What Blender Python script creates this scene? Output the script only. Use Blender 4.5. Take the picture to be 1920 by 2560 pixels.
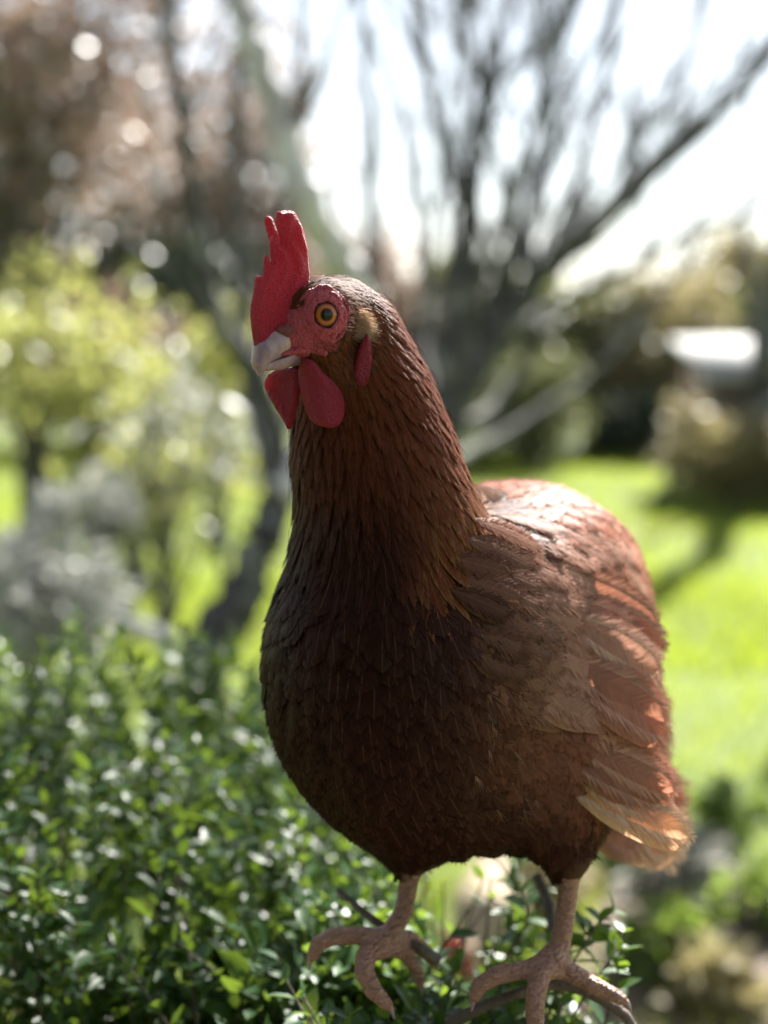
import bpy, math, random
import numpy as np
from mathutils import Vector, Matrix

for _o in list(bpy.data.objects):
    bpy.data.objects.remove(_o, do_unlink=True)
scene = bpy.context.scene
COL = scene.collection
RNG = np.random.default_rng(11)
random.seed(5)

# ------------------------------------------------------------------ camera
CAM_H = 1.40
PITCH = math.radians(7.2)
FPX = 3717.0                                   # focal length in photo pixels (1920 x 2560)
cam_d = bpy.data.cameras.new("camera")
cam_d.sensor_fit = 'VERTICAL'
cam_d.sensor_height = 36.0
cam_d.sensor_width = 27.0
cam_d.lens = 36.0 * FPX / 2560.0
cam_d.clip_start = 0.05
cam_d.clip_end = 3000.0
cam_d.dof.use_dof = True
cam_d.dof.focus_distance = 0.785
cam_d.dof.aperture_fstop = 3.3
cam_d.dof.aperture_blades = 0
cam = bpy.data.objects.new("camera", cam_d)
COL.objects.link(cam)
cam.location = (0, 0, CAM_H)
cam.rotation_euler = (math.pi / 2 - PITCH, 0, 0)
scene.camera = cam

# ------------------------------------------------------------------ sky and sun
SUN_EL = math.radians(40.0)
SUN_AZ = math.radians(24.0)                    # to the right of straight ahead
world = bpy.data.worlds.new("World")
scene.world = world
world.use_nodes = True
wn = world.node_tree
wn.nodes.clear()
w_out = wn.nodes.new("ShaderNodeOutputWorld")
w_bg = wn.nodes.new("ShaderNodeBackground")
w_sky = wn.nodes.new("ShaderNodeTexSky")
w_sky.sky_type = 'NISHITA'
w_sky.sun_disc = False
w_sky.sun_elevation = SUN_EL
w_sky.sun_rotation = SUN_AZ
w_sky.air_density = 1.0
w_sky.dust_density = 0.25
w_sky.ozone_density = 1.0
w_hs = wn.nodes.new("ShaderNodeHueSaturation")
w_hs.inputs["Saturation"].default_value = 0.45
wn.links.new(w_sky.outputs[0], w_hs.inputs["Color"])
wn.links.new(w_hs.outputs[0], w_bg.inputs["Color"])
w_bg.inputs["Strength"].default_value = 0.052
wn.links.new(w_bg.outputs[0], w_out.inputs[0])

sun_d = bpy.data.lights.new("sun", 'SUN')
sun_d.energy = 5.0
sun_d.angle = math.radians(1.0)
sun_d.color = (1.0, 0.96, 0.90)
sun = bpy.data.objects.new("sun", sun_d)
COL.objects.link(sun)
SUN_DIR = Vector((math.sin(SUN_AZ) * math.cos(SUN_EL), math.cos(SUN_AZ) * math.cos(SUN_EL), math.sin(SUN_EL)))
sun.rotation_euler = SUN_DIR.to_track_quat('Z', 'Y').to_euler()
sun.location = SUN_DIR * 20

scene.view_settings.view_transform = 'Standard'
scene.view_settings.look = 'None'
scene.view_settings.gamma = 1.0
scene.view_settings.exposure = 1.98
scene.view_settings.use_curve_mapping = False
scene.render.engine = 'CYCLES'
scene.cycles.use_denoising = True
scene.cycles.max_bounces = 8
scene.cycles.diffuse_bounces = 4
scene.cycles.glossy_bounces = 3
scene.cycles.transmission_bounces = 4
scene.cycles.transparent_max_bounces = 24
scene.cycles.caustics_reflective = False
scene.cycles.caustics_refractive = False
scene.cycles.sample_clamp_indirect = 6.0

# ------------------------------------------------------------------ helpers
C0 = np.array([0.0, 0.0, CAM_H])
C_R = np.array([1.0, 0, 0])
C_F = np.array([0.0, math.cos(PITCH), -math.sin(PITCH)])
C_U = np.array([0.0, math.sin(PITCH), math.cos(PITCH)])

def W(px, py, D):
    """world point that stands D metres ahead and shows at photo pixel (px, py)"""
    return C0 + C_F * D + C_R * ((px - 960) * D / FPX) + C_U * ((1280 - py) * D / FPX)

def WG(px, py, z=0.0):
    """world point on the level z below photo pixel (px, py)"""
    d = C_F + C_R * ((px - 960) / FPX) + C_U * ((1280 - py) / FPX)
    return C0 + d * ((z - CAM_H) / d[2])

def to_px(P):
    P = np.atleast_2d(P) - C0
    D = P @ C_F
    return 960 + FPX * (P @ C_R) / D, 1280 - FPX * (P @ C_U) / D, D

def unit(v):
    v = np.asarray(v, float)
    return v / (np.linalg.norm(v, axis=-1, keepdims=True) + 1e-12)

def mesh_np(name, V, quads=None, tris=None, smooth=True, mats=None):
    me = bpy.data.meshes.new(name)
    V = np.asarray(V, np.float32)
    nq = 0 if quads is None else len(quads)
    nt = 0 if tris is None else len(tris)
    me.vertices.add(len(V))
    me.vertices.foreach_set("co", V.ravel())
    nl = nq * 4 + nt * 3
    me.loops.add(nl)
    me.polygons.add(nq + nt)
    li = np.empty(nl, np.int32)
    st = np.empty(nq + nt, np.int32)
    if nq:
        li[:nq * 4] = np.asarray(quads, np.int32).ravel()
        st[:nq] = np.arange(nq) * 4
    if nt:
        li[nq * 4:] = np.asarray(tris, np.int32).ravel()
        st[nq:] = nq * 4 + np.arange(nt) * 3
    me.loops.foreach_set("vertex_index", li)
    me.polygons.foreach_set("loop_start", st)
    me.update(calc_edges=True)
    me.validate()
    if smooth:
        me.polygons.foreach_set("use_smooth", np.ones(len(me.polygons), bool))
    for m in (mats or []):
        me.materials.append(m)
    return me

def set_uv(me, uv_per_vertex):
    lay = me.uv_layers.new(name="UVMap")
    li = np.empty(len(me.loops), np.int32)
    me.loops.foreach_get("vertex_index", li)
    lay.data.foreach_set("uv", np.asarray(uv_per_vertex, np.float32)[li].ravel())

def set_col(me, col, name="tone"):
    a = me.color_attributes.new(name=name, type='FLOAT_COLOR', domain='POINT')
    c = np.ones((len(col), 4), np.float32)
    c[:, :3] = col
    a.data.foreach_set("color", c.ravel())

def obj(name, me, parent=None, **props):
    o = bpy.data.objects.new(name, me)
    COL.objects.link(o)
    if parent is not None:
        o.parent = parent
        o.matrix_parent_inverse = Matrix.Translation(-Vector(parent.location)) if parent.location.length else Matrix()
    for k, v in props.items():
        o[k] = v
    return o

def thing(name, label, category, loc=(0, 0, 0), group=None):
    o = bpy.data.objects.new(name, None)
    COL.objects.link(o)
    o.location = loc
    o.empty_display_size = 0.05
    o["label"] = label
    o["category"] = category
    if group:
        o["group"] = group
    return o

class Bag:
    """collects quads / triangles for one mesh"""
    def __init__(s):
        s.V, s.Q, s.T, s.UV, s.C, s.n = [], [], [], [], [], 0
    def add(s, V, Q=None, T=None, uv=None, col=None):
        V = np.asarray(V, float)
        s.V.append(V)
        if Q is not None and len(Q): s.Q.append(np.asarray(Q) + s.n)
        if T is not None and len(T): s.T.append(np.asarray(T) + s.n)
        s.UV.append(np.zeros((len(V), 2)) if uv is None else uv)
        s.C.append(np.ones((len(V), 3)) if col is None else np.broadcast_to(col, (len(V), 3)))
        s.n += len(V)
    def mesh(s, name, mats, smooth=True):
        V = np.concatenate(s.V)
        Q = np.concatenate(s.Q) if s.Q else None
        T = np.concatenate(s.T) if s.T else None
        me = mesh_np(name, V, Q, T, smooth, mats)
        set_uv(me, np.concatenate(s.UV))
        set_col(me, np.concatenate(s.C))
        return me

def catmull(P, n):
    P = np.asarray(P, float)
    if len(P) < 3:
        t = np.linspace(0, 1, n)[:, None]
        return P[0] * (1 - t) + P[-1] * t
    Q = np.vstack([2 * P[0] - P[1], P, 2 * P[-1] - P[-2]])
    u = np.linspace(0, len(P) - 1 - 1e-9, n)
    i = u.astype(int)
    t = (u - i)[:, None]
    a, b, c, d = Q[i], Q[i + 1], Q[i + 2], Q[i + 3]
    return 0.5 * ((2 * b) + (c - a) * t + (2 * a - 5 * b + 4 * c - d) * t ** 2 + (3 * b - a - 3 * c + d) * t ** 3)

def tube(bag, P, R, sides=8, col=None, cap=True, wob=0.0):
    P = np.asarray(P, float)
    R = np.broadcast_to(np.asarray(R, float), (len(P),)).copy()
    T = unit(np.gradient(P, axis=0))
    ref = np.array([0.31, 0.17, 0.93]) if abs(T[0] @ np.array([0.31, 0.17, 0.93])) < 0.9 else np.array([1.0, 0, 0])
    N = unit(ref - T * (T @ ref)[:, None])
    B = np.cross(T, N)
    a = np.linspace(0, 2 * math.pi, sides, endpoint=False)
    rr = R[:, None] * (1 + (wob * RNG.standard_normal((len(P), sides)) if wob else 0))
    V = P[:, None] + rr[..., None] * (np.cos(a)[None, :, None] * N[:, None] + np.sin(a)[None, :, None] * B[:, None])
    n = len(P)
    i = np.arange(n - 1)[:, None] * sides
    j = np.arange(sides)[None]
    k = (j + 1) % sides
    Q = np.stack([i + j, i + k, i + sides + k, i + sides + j], -1).reshape(-1, 4)
    V = V.reshape(-1, 3)
    uv = np.stack([np.tile(np.linspace(0, 1, sides), n), np.repeat(np.linspace(0, 1, n), sides)], 1)
    T3 = None
    if cap:
        V = np.vstack([V, P[0], P[-1]])
        uv = np.vstack([uv, [0, 0], [0, 1]])
        c0, c1 = n * sides, n * sides + 1
        jj = np.arange(sides)
        kk = (jj + 1) % sides
        T3 = np.vstack([np.stack([np.full(sides, c0), kk, jj], 1),
                        np.stack([np.full(sides, c1), (n - 1) * sides + jj, (n - 1) * sides + kk], 1)])
    bag.add(V, Q, T3, uv, col)

# ---- signed distance helpers: shapes grown as one continuous surface
def sd_ell(P, c, r, M=None):
    q = P - c
    if M is not None:
        q = q @ M                              # columns of M are the local axes
    k0 = np.linalg.norm(q / r, axis=-1)
    k1 = np.linalg.norm(q / (r * r), axis=-1) + 1e-9
    return k0 * (k0 - 1.0) / k1

def sd_cap(P, a, ra, b, rb):
    ab = b - a
    t = np.clip(((P - a) @ ab) / (ab @ ab), 0, 1)
    return np.linalg.norm(P - a - t[..., None] * ab, axis=-1) - (ra + (rb - ra) * t)

def smin(a, b, k):
    h = np.clip(0.5 + 0.5 * (b - a) / k, 0, 1)
    return b + (a - b) * h - k * h * (1 - h)

def sd_poly(p, poly):
    """signed distance of 2-D points to a closed polygon"""
    d = np.full(len(p), 1e9)
    s = np.ones(len(p))
    n = len(poly)
    for i in range(n):
        a, b = poly[i], poly[i - 1]
        e = b - a
        w = p - a
        t = np.clip((w @ e) / (e @ e), 0, 1)
        d = np.minimum(d, ((w - t[:, None] * e) ** 2).sum(1))
        c1 = p[:, 1] >= a[1]
        c2 = p[:, 1] < b[1]
        c3 = e[0] * w[:, 1] > e[1] * w[:, 0]
        s = np.where((c1 & c2 & c3) | (~c1 & ~c2 & ~c3), -s, s)
    return s * np.sqrt(d)

def surface_nets(D, lo, h):
    S = D < 0
    n = np.array(D.shape) - 1
    cnt = np.zeros(n, np.int8)
    offs = [(i, j, k) for i in (0, 1) for j in (0, 1) for k in (0, 1)]
    for o in offs:
        cnt += S[o[0]:o[0] + n[0], o[1]:o[1] + n[1], o[2]:o[2] + n[2]]
    act = np.argwhere((cnt > 0) & (cnt < 8))
    flat = (act[:, 0] * n[1] + act[:, 1]) * n[2] + act[:, 2]
    val = {o: D[act[:, 0] + o[0], act[:, 1] + o[1], act[:, 2] + o[2]] for o in offs}
    acc = np.zeros((len(act), 3))
    num = np.zeros(len(act))
    for o in offs:
        for ax in range(3):
            if o[ax] == 0:
                p = list(o); p[ax] = 1; p = tuple(p)
                v0, v1 = val[o], val[p]
                m = (v0 < 0) != (v1 < 0)
                t = np.where(m, v0 / (v0 - v1 + 1e-20), 0)
                q = np.tile(np.array(o, float), (len(act), 1))
                q[:, ax] += t
                acc[m] += q[m]
                num[m] += 1
    V = lo + h * (act + acc / num[:, None])
    quads = []
    for ax in range(3):
        u, v = (ax + 1) % 3, (ax + 2) % 3
        a = [slice(None)] * 3; b = [slice(None)] * 3
        a[ax] = slice(0, -1); b[ax] = slice(1, None)
        ch = S[tuple(a)] != S[tuple(b)]
        e = np.argwhere(ch)
        ok = (e[:, u] > 0) & (e[:, v] > 0) & (e[:, u] < n[u]) & (e[:, v] < n[v])
        e = e[ok]
        neg = S[e[:, 0], e[:, 1], e[:, 2]]
        ids = []
        for du, dv in ((-1, -1), (0, -1), (0, 0), (-1, 0)):
            c = e.copy()
            c[:, u] += du; c[:, v] += dv
            ids.append(np.searchsorted(flat, (c[:, 0] * n[1] + c[:, 1]) * n[2] + c[:, 2]))
        q = np.stack(ids, 1)
        q[~neg] = q[~neg][:, ::-1]
        quads.append(q)
    return V, np.concatenate(quads)

def sdf_mesh(fn, lo, hi, h, block=8):
    """mesh of fn = 0, evaluated only near the surface"""
    lo = np.asarray(lo, float); hi = np.asarray(hi, float)
    nb = np.ceil((hi - lo) / (h * block)).astype(int)
    N = nb * block + 1
    D = np.ones(N, np.float32)
    g = np.stack(np.meshgrid(*[np.arange(k) for k in nb], indexing='ij'), -1).reshape(-1, 3)
    cen = lo + (g + 0.5) * h * block
    dc = fn(cen)
    near = np.abs(dc) < h * block * 1.15 + 0.002
    inside = g[(dc < 0) & ~near]
    for b in inside:
        D[b[0] * block:(b[0] + 1) * block + 1, b[1] * block:(b[1] + 1) * block + 1, b[2] * block:(b[2] + 1) * block + 1] = -1
    r = np.arange(block + 1)
    loc = np.stack(np.meshgrid(r, r, r, indexing='ij'), -1).reshape(-1, 3)
    gb = g[near]
    for s in range(0, len(gb), 400):
        bb = gb[s:s + 400]
        idx = (bb[:, None] * block + loc[None])
        d = fn((lo + idx * h).reshape(-1, 3)).reshape(len(bb), -1)
        ii = idx.reshape(-1, 3)
        D[ii[:, 0], ii[:, 1], ii[:, 2]] = d.ravel()
    return surface_nets(D, lo, h)

# ---- materials
def nmat(name):
    m = bpy.data.materials.new(name)
    m.use_nodes = True
    nt = m.node_tree
    nt.nodes.clear()
    out = nt.nodes.new("ShaderNodeOutputMaterial")
    return m, nt, out

def N(nt, kind, **kw):
    n = nt.nodes.new(kind)
    for k, v in kw.items():
        if k in n.inputs:
            n.inputs[k].default_value = v
        else:
            setattr(n, k, v)
    return n

def L(nt, a, b):
    nt.links.new(a, b)

def math_n(nt, op, a, b=None, c=None):
    n = nt.nodes.new("ShaderNodeMath")
    n.operation = op
    for i, x in enumerate((a, b, c)):
        if x is None: continue
        if isinstance(x, (int, float)): n.inputs[i].default_value = x
        else: nt.links.new(x, n.inputs[i])
    return n.outputs[0]

def ramp(nt, fac, stops):
    r = nt.nodes.new("ShaderNodeValToRGB")
    e = r.color_ramp.elements
    while len(e) < len(stops): e.new(0.5)
    for x, (p, c) in zip(e, stops):
        x.position = p
        x.color = (*c, 1) if len(c) == 3 else c
    nt.links.new(fac, r.inputs[0])
    return r.outputs[0]

def mixc(nt, fac, a, b, mode='MIX'):
    n = nt.nodes.new("ShaderNodeMix")
    n.data_type = 'RGBA'
    n.blend_type = mode
    for sock, x in ((n.inputs[0], fac), (n.inputs[6], a), (n.inputs[7], b)):
        if isinstance(x, (int, float)): sock.default_value = x
        elif isinstance(x, tuple): sock.default_value = (*x, 1) if len(x) == 3 else x
        else: nt.links.new(x, sock)
    return n.outputs[2]

def noise_n(nt, scale, detail=3.0, rough=0.55, vec=None, kind="ShaderNodeTexNoise"):
    n = nt.nodes.new(kind)
    n.inputs["Scale"].default_value = scale
    if "Detail" in n.inputs: n.inputs["Detail"].default_value = detail
    if "Roughness" in n.inputs: n.inputs["Roughness"].default_value = rough
    if vec is not None: nt.links.new(vec, n.inputs["Vector"])
    return n

def bump_n(nt, height, strength, dist):
    b = nt.nodes.new("ShaderNodeBump")
    b.inputs["Strength"].default_value = strength
    b.inputs["Distance"].default_value = dist
    nt.links.new(height, b.inputs["Height"])
    return b.outputs[0]

def leaf_mat(name, c1, c2, trans=0.45, rough=0.4, tcol=None, spec=0.5):
    """thin leaf: glossy on top, lets light through; tone attribute varies each leaf"""
    m, nt, out = nmat(name)
    at = N(nt, "ShaderNodeVertexColor", layer_name="tone")
    sep = N(nt, "ShaderNodeSeparateColor")
    L(nt, at.outputs[0], sep.inputs[0])
    geo = N(nt, "ShaderNodeNewGeometry")
    no = noise_n(nt, 60.0, 2, vec=geo.outputs["Position"])
    f = math_n(nt, 'ADD', sep.outputs[0], math_n(nt, 'MULTIPLY', math_n(nt, 'SUBTRACT', no.outputs[0], 0.5), 0.3))
    c = mixc(nt, f, c1, c2)
    pr = N(nt, "ShaderNodeBsdfPrincipled", Roughness=rough)
    pr.inputs["Specular IOR Level"].default_value = spec
    L(nt, c, pr.inputs["Base Color"])
    tr = N(nt, "ShaderNodeBsdfTranslucent")
    if tcol is None:
        L(nt, c, tr.inputs[0])
    else:
        L(nt, mixc(nt, f, tuple(x * 0.8 for x in tcol), tcol), tr.inputs[0])
    mx = N(nt, "ShaderNodeMixShader")
    mx.inputs[0].default_value = trans
    L(nt, pr.outputs[0], mx.inputs[1])
    L(nt, tr.outputs[0], mx.inputs[2])
    L(nt, mx.outputs[0], out.inputs[0])
    return m

def bark_mat(name, c1, c2, lichen, amount=0.5, scale=18.0):
    m, nt, out = nmat(name)
    tc = N(nt, "ShaderNodeTexCoord")
    n1 = noise_n(nt, scale, 5, 0.65, tc.outputs["Object"])
    n2 = noise_n(nt, scale * 0.35, 4, 0.6, tc.outputs["Object"])
    c = mixc(nt, n1.outputs[0], c1, c2)
    lf = ramp(nt, n2.outputs[0], [(0.62 - amount * 0.3, (0, 0, 0)), (0.72 - amount * 0.25, (1, 1, 1))])
    c = mixc(nt, lf, c, lichen)
    pr = N(nt, "ShaderNodeBsdfPrincipled", Roughness=0.85)
    L(nt, c, pr.inputs["Base Color"])
    L(nt, bump_n(nt, n1.outputs[0], 0.8, 0.01), pr.inputs["Normal"])
    L(nt, pr.outputs[0], out.inputs[0])
    return m

def leaf_blades(C, T, Nn, ln, wd, fold=0.25, curl=0.15, col=None, bag=None):
    """C base points, T tip directions, Nn face normals; each leaf = 8 folded triangles as quads"""
    n = len(C)
    T = unit(T)
    S = unit(np.cross(T, Nn))
    U = np.cross(S, T)
    ln = np.broadcast_to(ln, (n,))[:, None]; wd = np.broadcast_to(wd, (n,))[:, None]
    v = [0.0, 0.3, 0.65, 1.0]
    w = [0.12, 0.85, 0.80, 0.06]
    V = []
    for vi, wi in zip(v, w):
        mid = C + T * ln * vi - U * ln * curl * vi * vi
        V += [mid - S * wd * wi * 0.5 + U * wd * fold * wi * 0.5, mid, mid + S * wd * wi * 0.5 + U * wd * fold * wi * 0.5]
    V = np.stack(V, 1).reshape(-1, 3)
    q = []
    for r in range(3):
        a = r * 3
        q += [[a, a + 1, a + 4, a + 3], [a + 1, a + 2, a + 5, a + 4]]
    Q = (np.arange(n)[:, None, None] * 12 + np.array(q)[None]).reshape(-1, 4)
    uv = np.tile(np.array([[x, y] for y in v for x in (0, .5, 1)]), (n, 1))
    cc = np.repeat(np.broadcast_to(col, (n, 3)) if col is not None else RNG.random((n, 1)) * np.ones((1, 3)), 12, axis=0)
    if bag is None: bag = Bag()
    bag.add(V, Q, None, uv, cc)
    return bag

def rand_dirs(n):
    return unit(RNG.standard_normal((n, 3)))

# ================================================================== the hen
BB = unit([0.50, 0.866, -0.05])               # body axis, towards the tail
BL = unit([0.866, -0.50, 0.0])                # the hen's left
BU = np.cross(BB, BL) * -1
if BU[2] < 0: BU = -BU
MB = np.stack([BL, BB, BU], 1)
HF = unit([-0.72, -0.66, -0.10])              # where the beak points
HLV = unit([0.66, -0.72, 0.0])
HU = np.cross(HF, HLV)
H0 = W(792, 795, 0.790)
MH = np.stack([HF, HLV, HU], 1)

def HL(a, b, c):
    return H0 + (HF * a + HLV * b + HU * c) * 0.001

def head_co(P):
    return ((P - H0) @ MH) * 1000.0

V3 = lambda *x: np.array(x, float)
BODY_ELL = [
    (W(985, 1650, .850), V3(.072, .070, .096)),
    (W(1140, 1690, .920), V3(.084, .110, .093)),
    (W(1285, 1485, .970), V3(.066, .105, .070)),
    (W(1350, 1690, 1.03), V3(.060, .095, .080)),
    (W(1390, 1620, .925), V3(.030, .098, .074)),
    (W(1395, 1850, .990), V3(.050, .080, .060)),
    (W(1190, 1925, .930), V3(.070, .085, .036)),
]
NECK = [(W(975, 1480, .850), .044), (W(970, 1310, .838), .0445), (W(930, 1120, .834), .0395),
        (W(900, 955, .830), .0305), (W(878, 835, .824), .0195), (W(838, 775, .812), .0170)]
THIGH = [(W(1000, 1900, .905), .048, W(1036, 2118, .887), .0120),
         (W(1390, 1910, .890), .050, W(1426, 2140, .866), .0125)]
LEGS = [
    # shank, then toes: lists of (point, radius)
    [(W(1040, 2110, .887), .00744), (W(1022, 2205, .886), .00577), (W(1010, 2280, .882), .00558), (W(975, 2335, .876), .00614), (W(948, 2364, .872), .00725)],
    [(W(960, 2350, .873), .00651), (W(900, 2338, .868), .00512), (W(835, 2340, .866), .00521), (W(796, 2358, .865), .00465), (W(782, 2388, .865), .00372)],
    [(W(950, 2364, .870), .00670), (W(914, 2390, .858), .00577), (W(910, 2430, .850), .00558), (W(933, 2476, .846), .00521), (W(968, 2512, .845), .00353)],
    [(W(965, 2355, .876), .00632), (W(1020, 2345, .890), .00502), (W(1060, 2375, .905), .00465), (W(1084, 2400, .912), .00372)],
    [(W(965, 2360, .876), .00558), (W(1015, 2385, .885), .00465), (W(1042, 2425, .890), .00391), (W(1050, 2455, .892), .00316)],
    [(W(1428, 2125, .866), .00763), (W(1422, 2215, .866), .00595), (W(1413, 2290, .864), .00577), (W(1400, 2360, .860), .00614), (W(1380, 2405, .857), .00744)],
    [(W(1378, 2405, .856), .00651), (W(1310, 2425, .850), .00521), (W(1240, 2438, .847), .00539), (W(1200, 2462, .846), .00465), (W(1188, 2490, .846), .00372)],
    [(W(1375, 2410, .854), .00688), (W(1350, 2440, .846), .00595), (W(1338, 2495, .838), .00577), (W(1338, 2550, .834), .00521), (W(1345, 2590, .833), .00372)],
    [(W(1385, 2405, .857), .00670), (W(1430, 2432, .854), .00558), (W(1490, 2466, .852), .00502), (W(1535, 2488, .852), .00428), (W(1556, 2500, .852), .00335)],
    [(W(1390, 2400, .862), .00558), (W(1405, 2420, .880), .00446), (W(1412, 2440, .892), .00372)],
]
HEAD_ELL = [(HL(0, 0, 1), V3(.0255, .0165, .0205), MH), (HL(8, 8, 2), V3(.012, .0085, .012), MH), (HL(8, -8, 2), V3(.012, .0085, .012), MH)]
HEAD_CAP = [(HL(6, 0, -3), .0165, HL(24, 0, -9), .0085), (HL(8, 0, -12), .011, W(872, 985, .822), .026),
            (HL(0, 9, -9), .009, HL(14, 7, -13), .006), (HL(0, -9, -9), .009, HL(14, -7, -13), .006)]

Z_LEG = W(1036, 2040, .887)[2]
Z_HEAD = W(856, 1080, .80)[2]

def part_of(fn, P, m):
    d = np.full(len(P), 9.0)
    if m.any():
        d[m] = fn(P[m])
    return d

def sd_legs(P):
    return part_of(sd_legs0, P, P[:, 2] < Z_LEG)

def sd_legs0(P):
    d = np.full(len(P), 9.0)
    for ch in LEGS:
        e = np.full(len(P), 9.0)
        for (a, ra), (b, rb) in zip(ch, ch[1:]):
            e = np.minimum(e, sd_cap(P, a, ra, b, rb))
        d = smin(d, e, .005)
    return d

def sd_trunk(P):
    d = np.full(len(P), 9.0)
    low = P[:, 2] < Z_HEAD
    m = part_of(sd_body0, P, low)
    d = np.minimum(d, m)
    for (a, ra), (b, rb) in zip(NECK, NECK[1:]):
        d = smin(d, sd_cap(P, a, ra, b, rb), .022)
    return np.where(low, d, smin(d, part_of(sd_head0, P, ~low), .007))

def sd_body0(P):
    d = np.full(len(P), 9.0)
    for c, r in BODY_ELL:
        d = smin(d, sd_ell(P, c, r, MB), .045)
    for a, ra, b, rb in THIGH:
        d = smin(d, sd_cap(P, a, ra, b, rb), .025)
    return d

def sd_head0(P):
    d = np.full(len(P), 9.0)
    for c, r, M in HEAD_ELL:
        d = smin(d, sd_ell(P, c, r, M), .007)
    for a, ra, b, rb in HEAD_CAP:
        d = smin(d, sd_cap(P, a, ra, b, rb), .007)
    return d

def sd_hen(P):
    return smin(sd_trunk(P), sd_legs(P), .004)

def grad(fn, P, e=6e-4):
    k = np.array([[1, -1, -1], [-1, -1, 1], [-1, 1, -1], [1, 1, 1]], float)
    g = np.zeros_like(P)
    for q in k:
        g += q * fn(P + q * e)[:, None]
    return unit(g)

def hits(px, py, off=0.0, D=.60):
    """points on the bird seen at photo pixels, moved off metres along the skin normal"""
    px = np.asarray(px, float)[:, None]; py = np.asarray(py, float)[:, None]
    d = C_F + C_R * ((px - 960) / FPX) + C_U * ((1280 - py) / FPX)
    t = np.full((len(px), 1), D)
    for _ in range(90):
        t = np.minimum(t + sd_hen(C0 + d * t)[:, None] * .75, 1.3)
    p = C0 + d * t
    n = grad(sd_hen, p)
    return p + n * off, n

def hit(px, py, off=0.0):
    p, n = hits([px], [py], off)
    return p[0], n[0]

hen = thing("hen", "large reddish-brown hen with a red comb standing on the leafy hedge", "hen", tuple(W(1190, 2420, .87)))

# ---- materials of the hen
def skin_mat(name, c1, c2, bump=0.5, scale=900.0, rough=0.5, sss=0.25, trans=0.0, wr=0.0):
    m, nt, out = nmat(name)
    geo = N(nt, "ShaderNodeNewGeometry")
    vo = noise_n(nt, scale, vec=geo.outputs["Position"], kind="ShaderNodeTexVoronoi")
    no = noise_n(nt, scale * 0.12, 4, 0.6, geo.outputs["Position"])
    f = math_n(nt, 'ADD', math_n(nt, 'MULTIPLY', vo.outputs["Distance"], -1.1), math_n(nt, 'MULTIPLY', no.outputs[0], 0.9))
    f = math_n(nt, 'ADD', f, 0.35)
    c = mixc(nt, f, c1, c2)
    pr = N(nt, "ShaderNodeBsdfPrincipled", Roughness=rough)
    L(nt, c, pr.inputs["Base Color"])
    pr.inputs["Subsurface Weight"].default_value = sss
    pr.inputs["Subsurface Radius"].default_value = (0.004, 0.0012, 0.0008)
    pr.inputs["Subsurface Scale"].default_value = 1.0
    hgt = math_n(nt, 'ADD', math_n(nt, 'MULTIPLY', vo.outputs["Distance"], -1.6), math_n(nt, 'MULTIPLY', no.outputs[0], 1.2))
    wv = noise_n(nt, scale * 0.3, 3, 0.6, geo.outputs["Position"])
    hgt = math_n(nt, 'ADD', hgt, math_n(nt, 'MULTIPLY', wv.outputs[0], 1.0))
    L(nt, bump_n(nt, hgt, bump, 0.0016), pr.inputs["Normal"])
    if trans > 0:
        tr = N(nt, "ShaderNodeBsdfTranslucent")
        tr.inputs[0].default_value = (0.66, 0.075, 0.115, 1)
        mx = N(nt, "ShaderNodeMixShader")
        mx.inputs[0].default_value = trans
        L(nt, pr.outputs[0], mx.inputs[1]); L(nt, tr.outputs[0], mx.inputs[2])
        L(nt, mx.outputs[0], out.inputs[0])
    else:
        L(nt, pr.outputs[0], out.inputs[0])
    return m

M_COMB = skin_mat("comb_skin", (0.68, 0.045, 0.085), (0.95, 0.42, 0.45), 1.0, 620, 0.40, 0.15, 0.27)
M_WATTLE = skin_mat("wattle_skin", (0.66, 0.065, 0.115), (0.90, 0.38, 0.44), 1.0, 760, 0.40, 0.1, 0.42)
M_FACE = skin_mat("face_skin", (0.50, 0.070, 0.100), (0.82, 0.38, 0.40), 0.65, 640, 0.45, 0.1)
M_LID = skin_mat("eyelid_skin", (0.34, 0.10, 0.10), (0.56, 0.28, 0.26), 0.8, 1200, 0.4, 0.1)

def leg_mat():
    m, nt, out = nmat("leg_scales")
    tc = N(nt, "ShaderNodeNewGeometry")
    mp = N(nt, "ShaderNodeMapping")
    mp.inputs["Scale"].default_value = (0.45, 0.45, 1.0)
    L(nt, tc.outputs["Position"], mp.inputs[0])
    vo = noise_n(nt, 260.0, vec=mp.outputs[0], kind="ShaderNodeTexVoronoi")
    no = noise_n(nt, 45.0, 4, 0.6, tc.outputs["Position"])
    c = mixc(nt, no.outputs[0], (0.58, 0.33, 0.26), (0.84, 0.62, 0.53))
    c = mixc(nt, ramp(nt, vo.outputs["Distance"], [(0.35, (0, 0, 0)), (0.8, (1, 1, 1))]), c, (0.44, 0.23, 0.17))
    pr = N(nt, "ShaderNodeBsdfPrincipled", Roughness=0.45)
    L(nt, c, pr.inputs["Base Color"])
    L(nt, bump_n(nt, math_n(nt, 'MULTIPLY', vo.outputs["Distance"], -1.0), 1.0, 0.0035), pr.inputs["Normal"])
    L(nt, pr.outputs[0], out.inputs[0])
    return m
M_LEG = leg_mat()

def down_mat():
    m, nt, out = nmat("down_plumage")
    geo = N(nt, "ShaderNodeNewGeometry")
    no = noise_n(nt, 220.0, 4, 0.6, geo.outputs["Position"])
    c = mixc(nt, no.outputs[0], (0.045, 0.016, 0.009), (0.09, 0.034, 0.018))
    pr = N(nt, "ShaderNodeBsdfPrincipled", Roughness=0.9)
    L(nt, c, pr.inputs["Base Color"])
    L(nt, bump_n(nt, no.outputs[0], 0.6, 0.002), pr.inputs["Normal"])
    L(nt, pr.outputs[0], out.inputs[0])
    return m
M_DOWN = down_mat()

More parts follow.
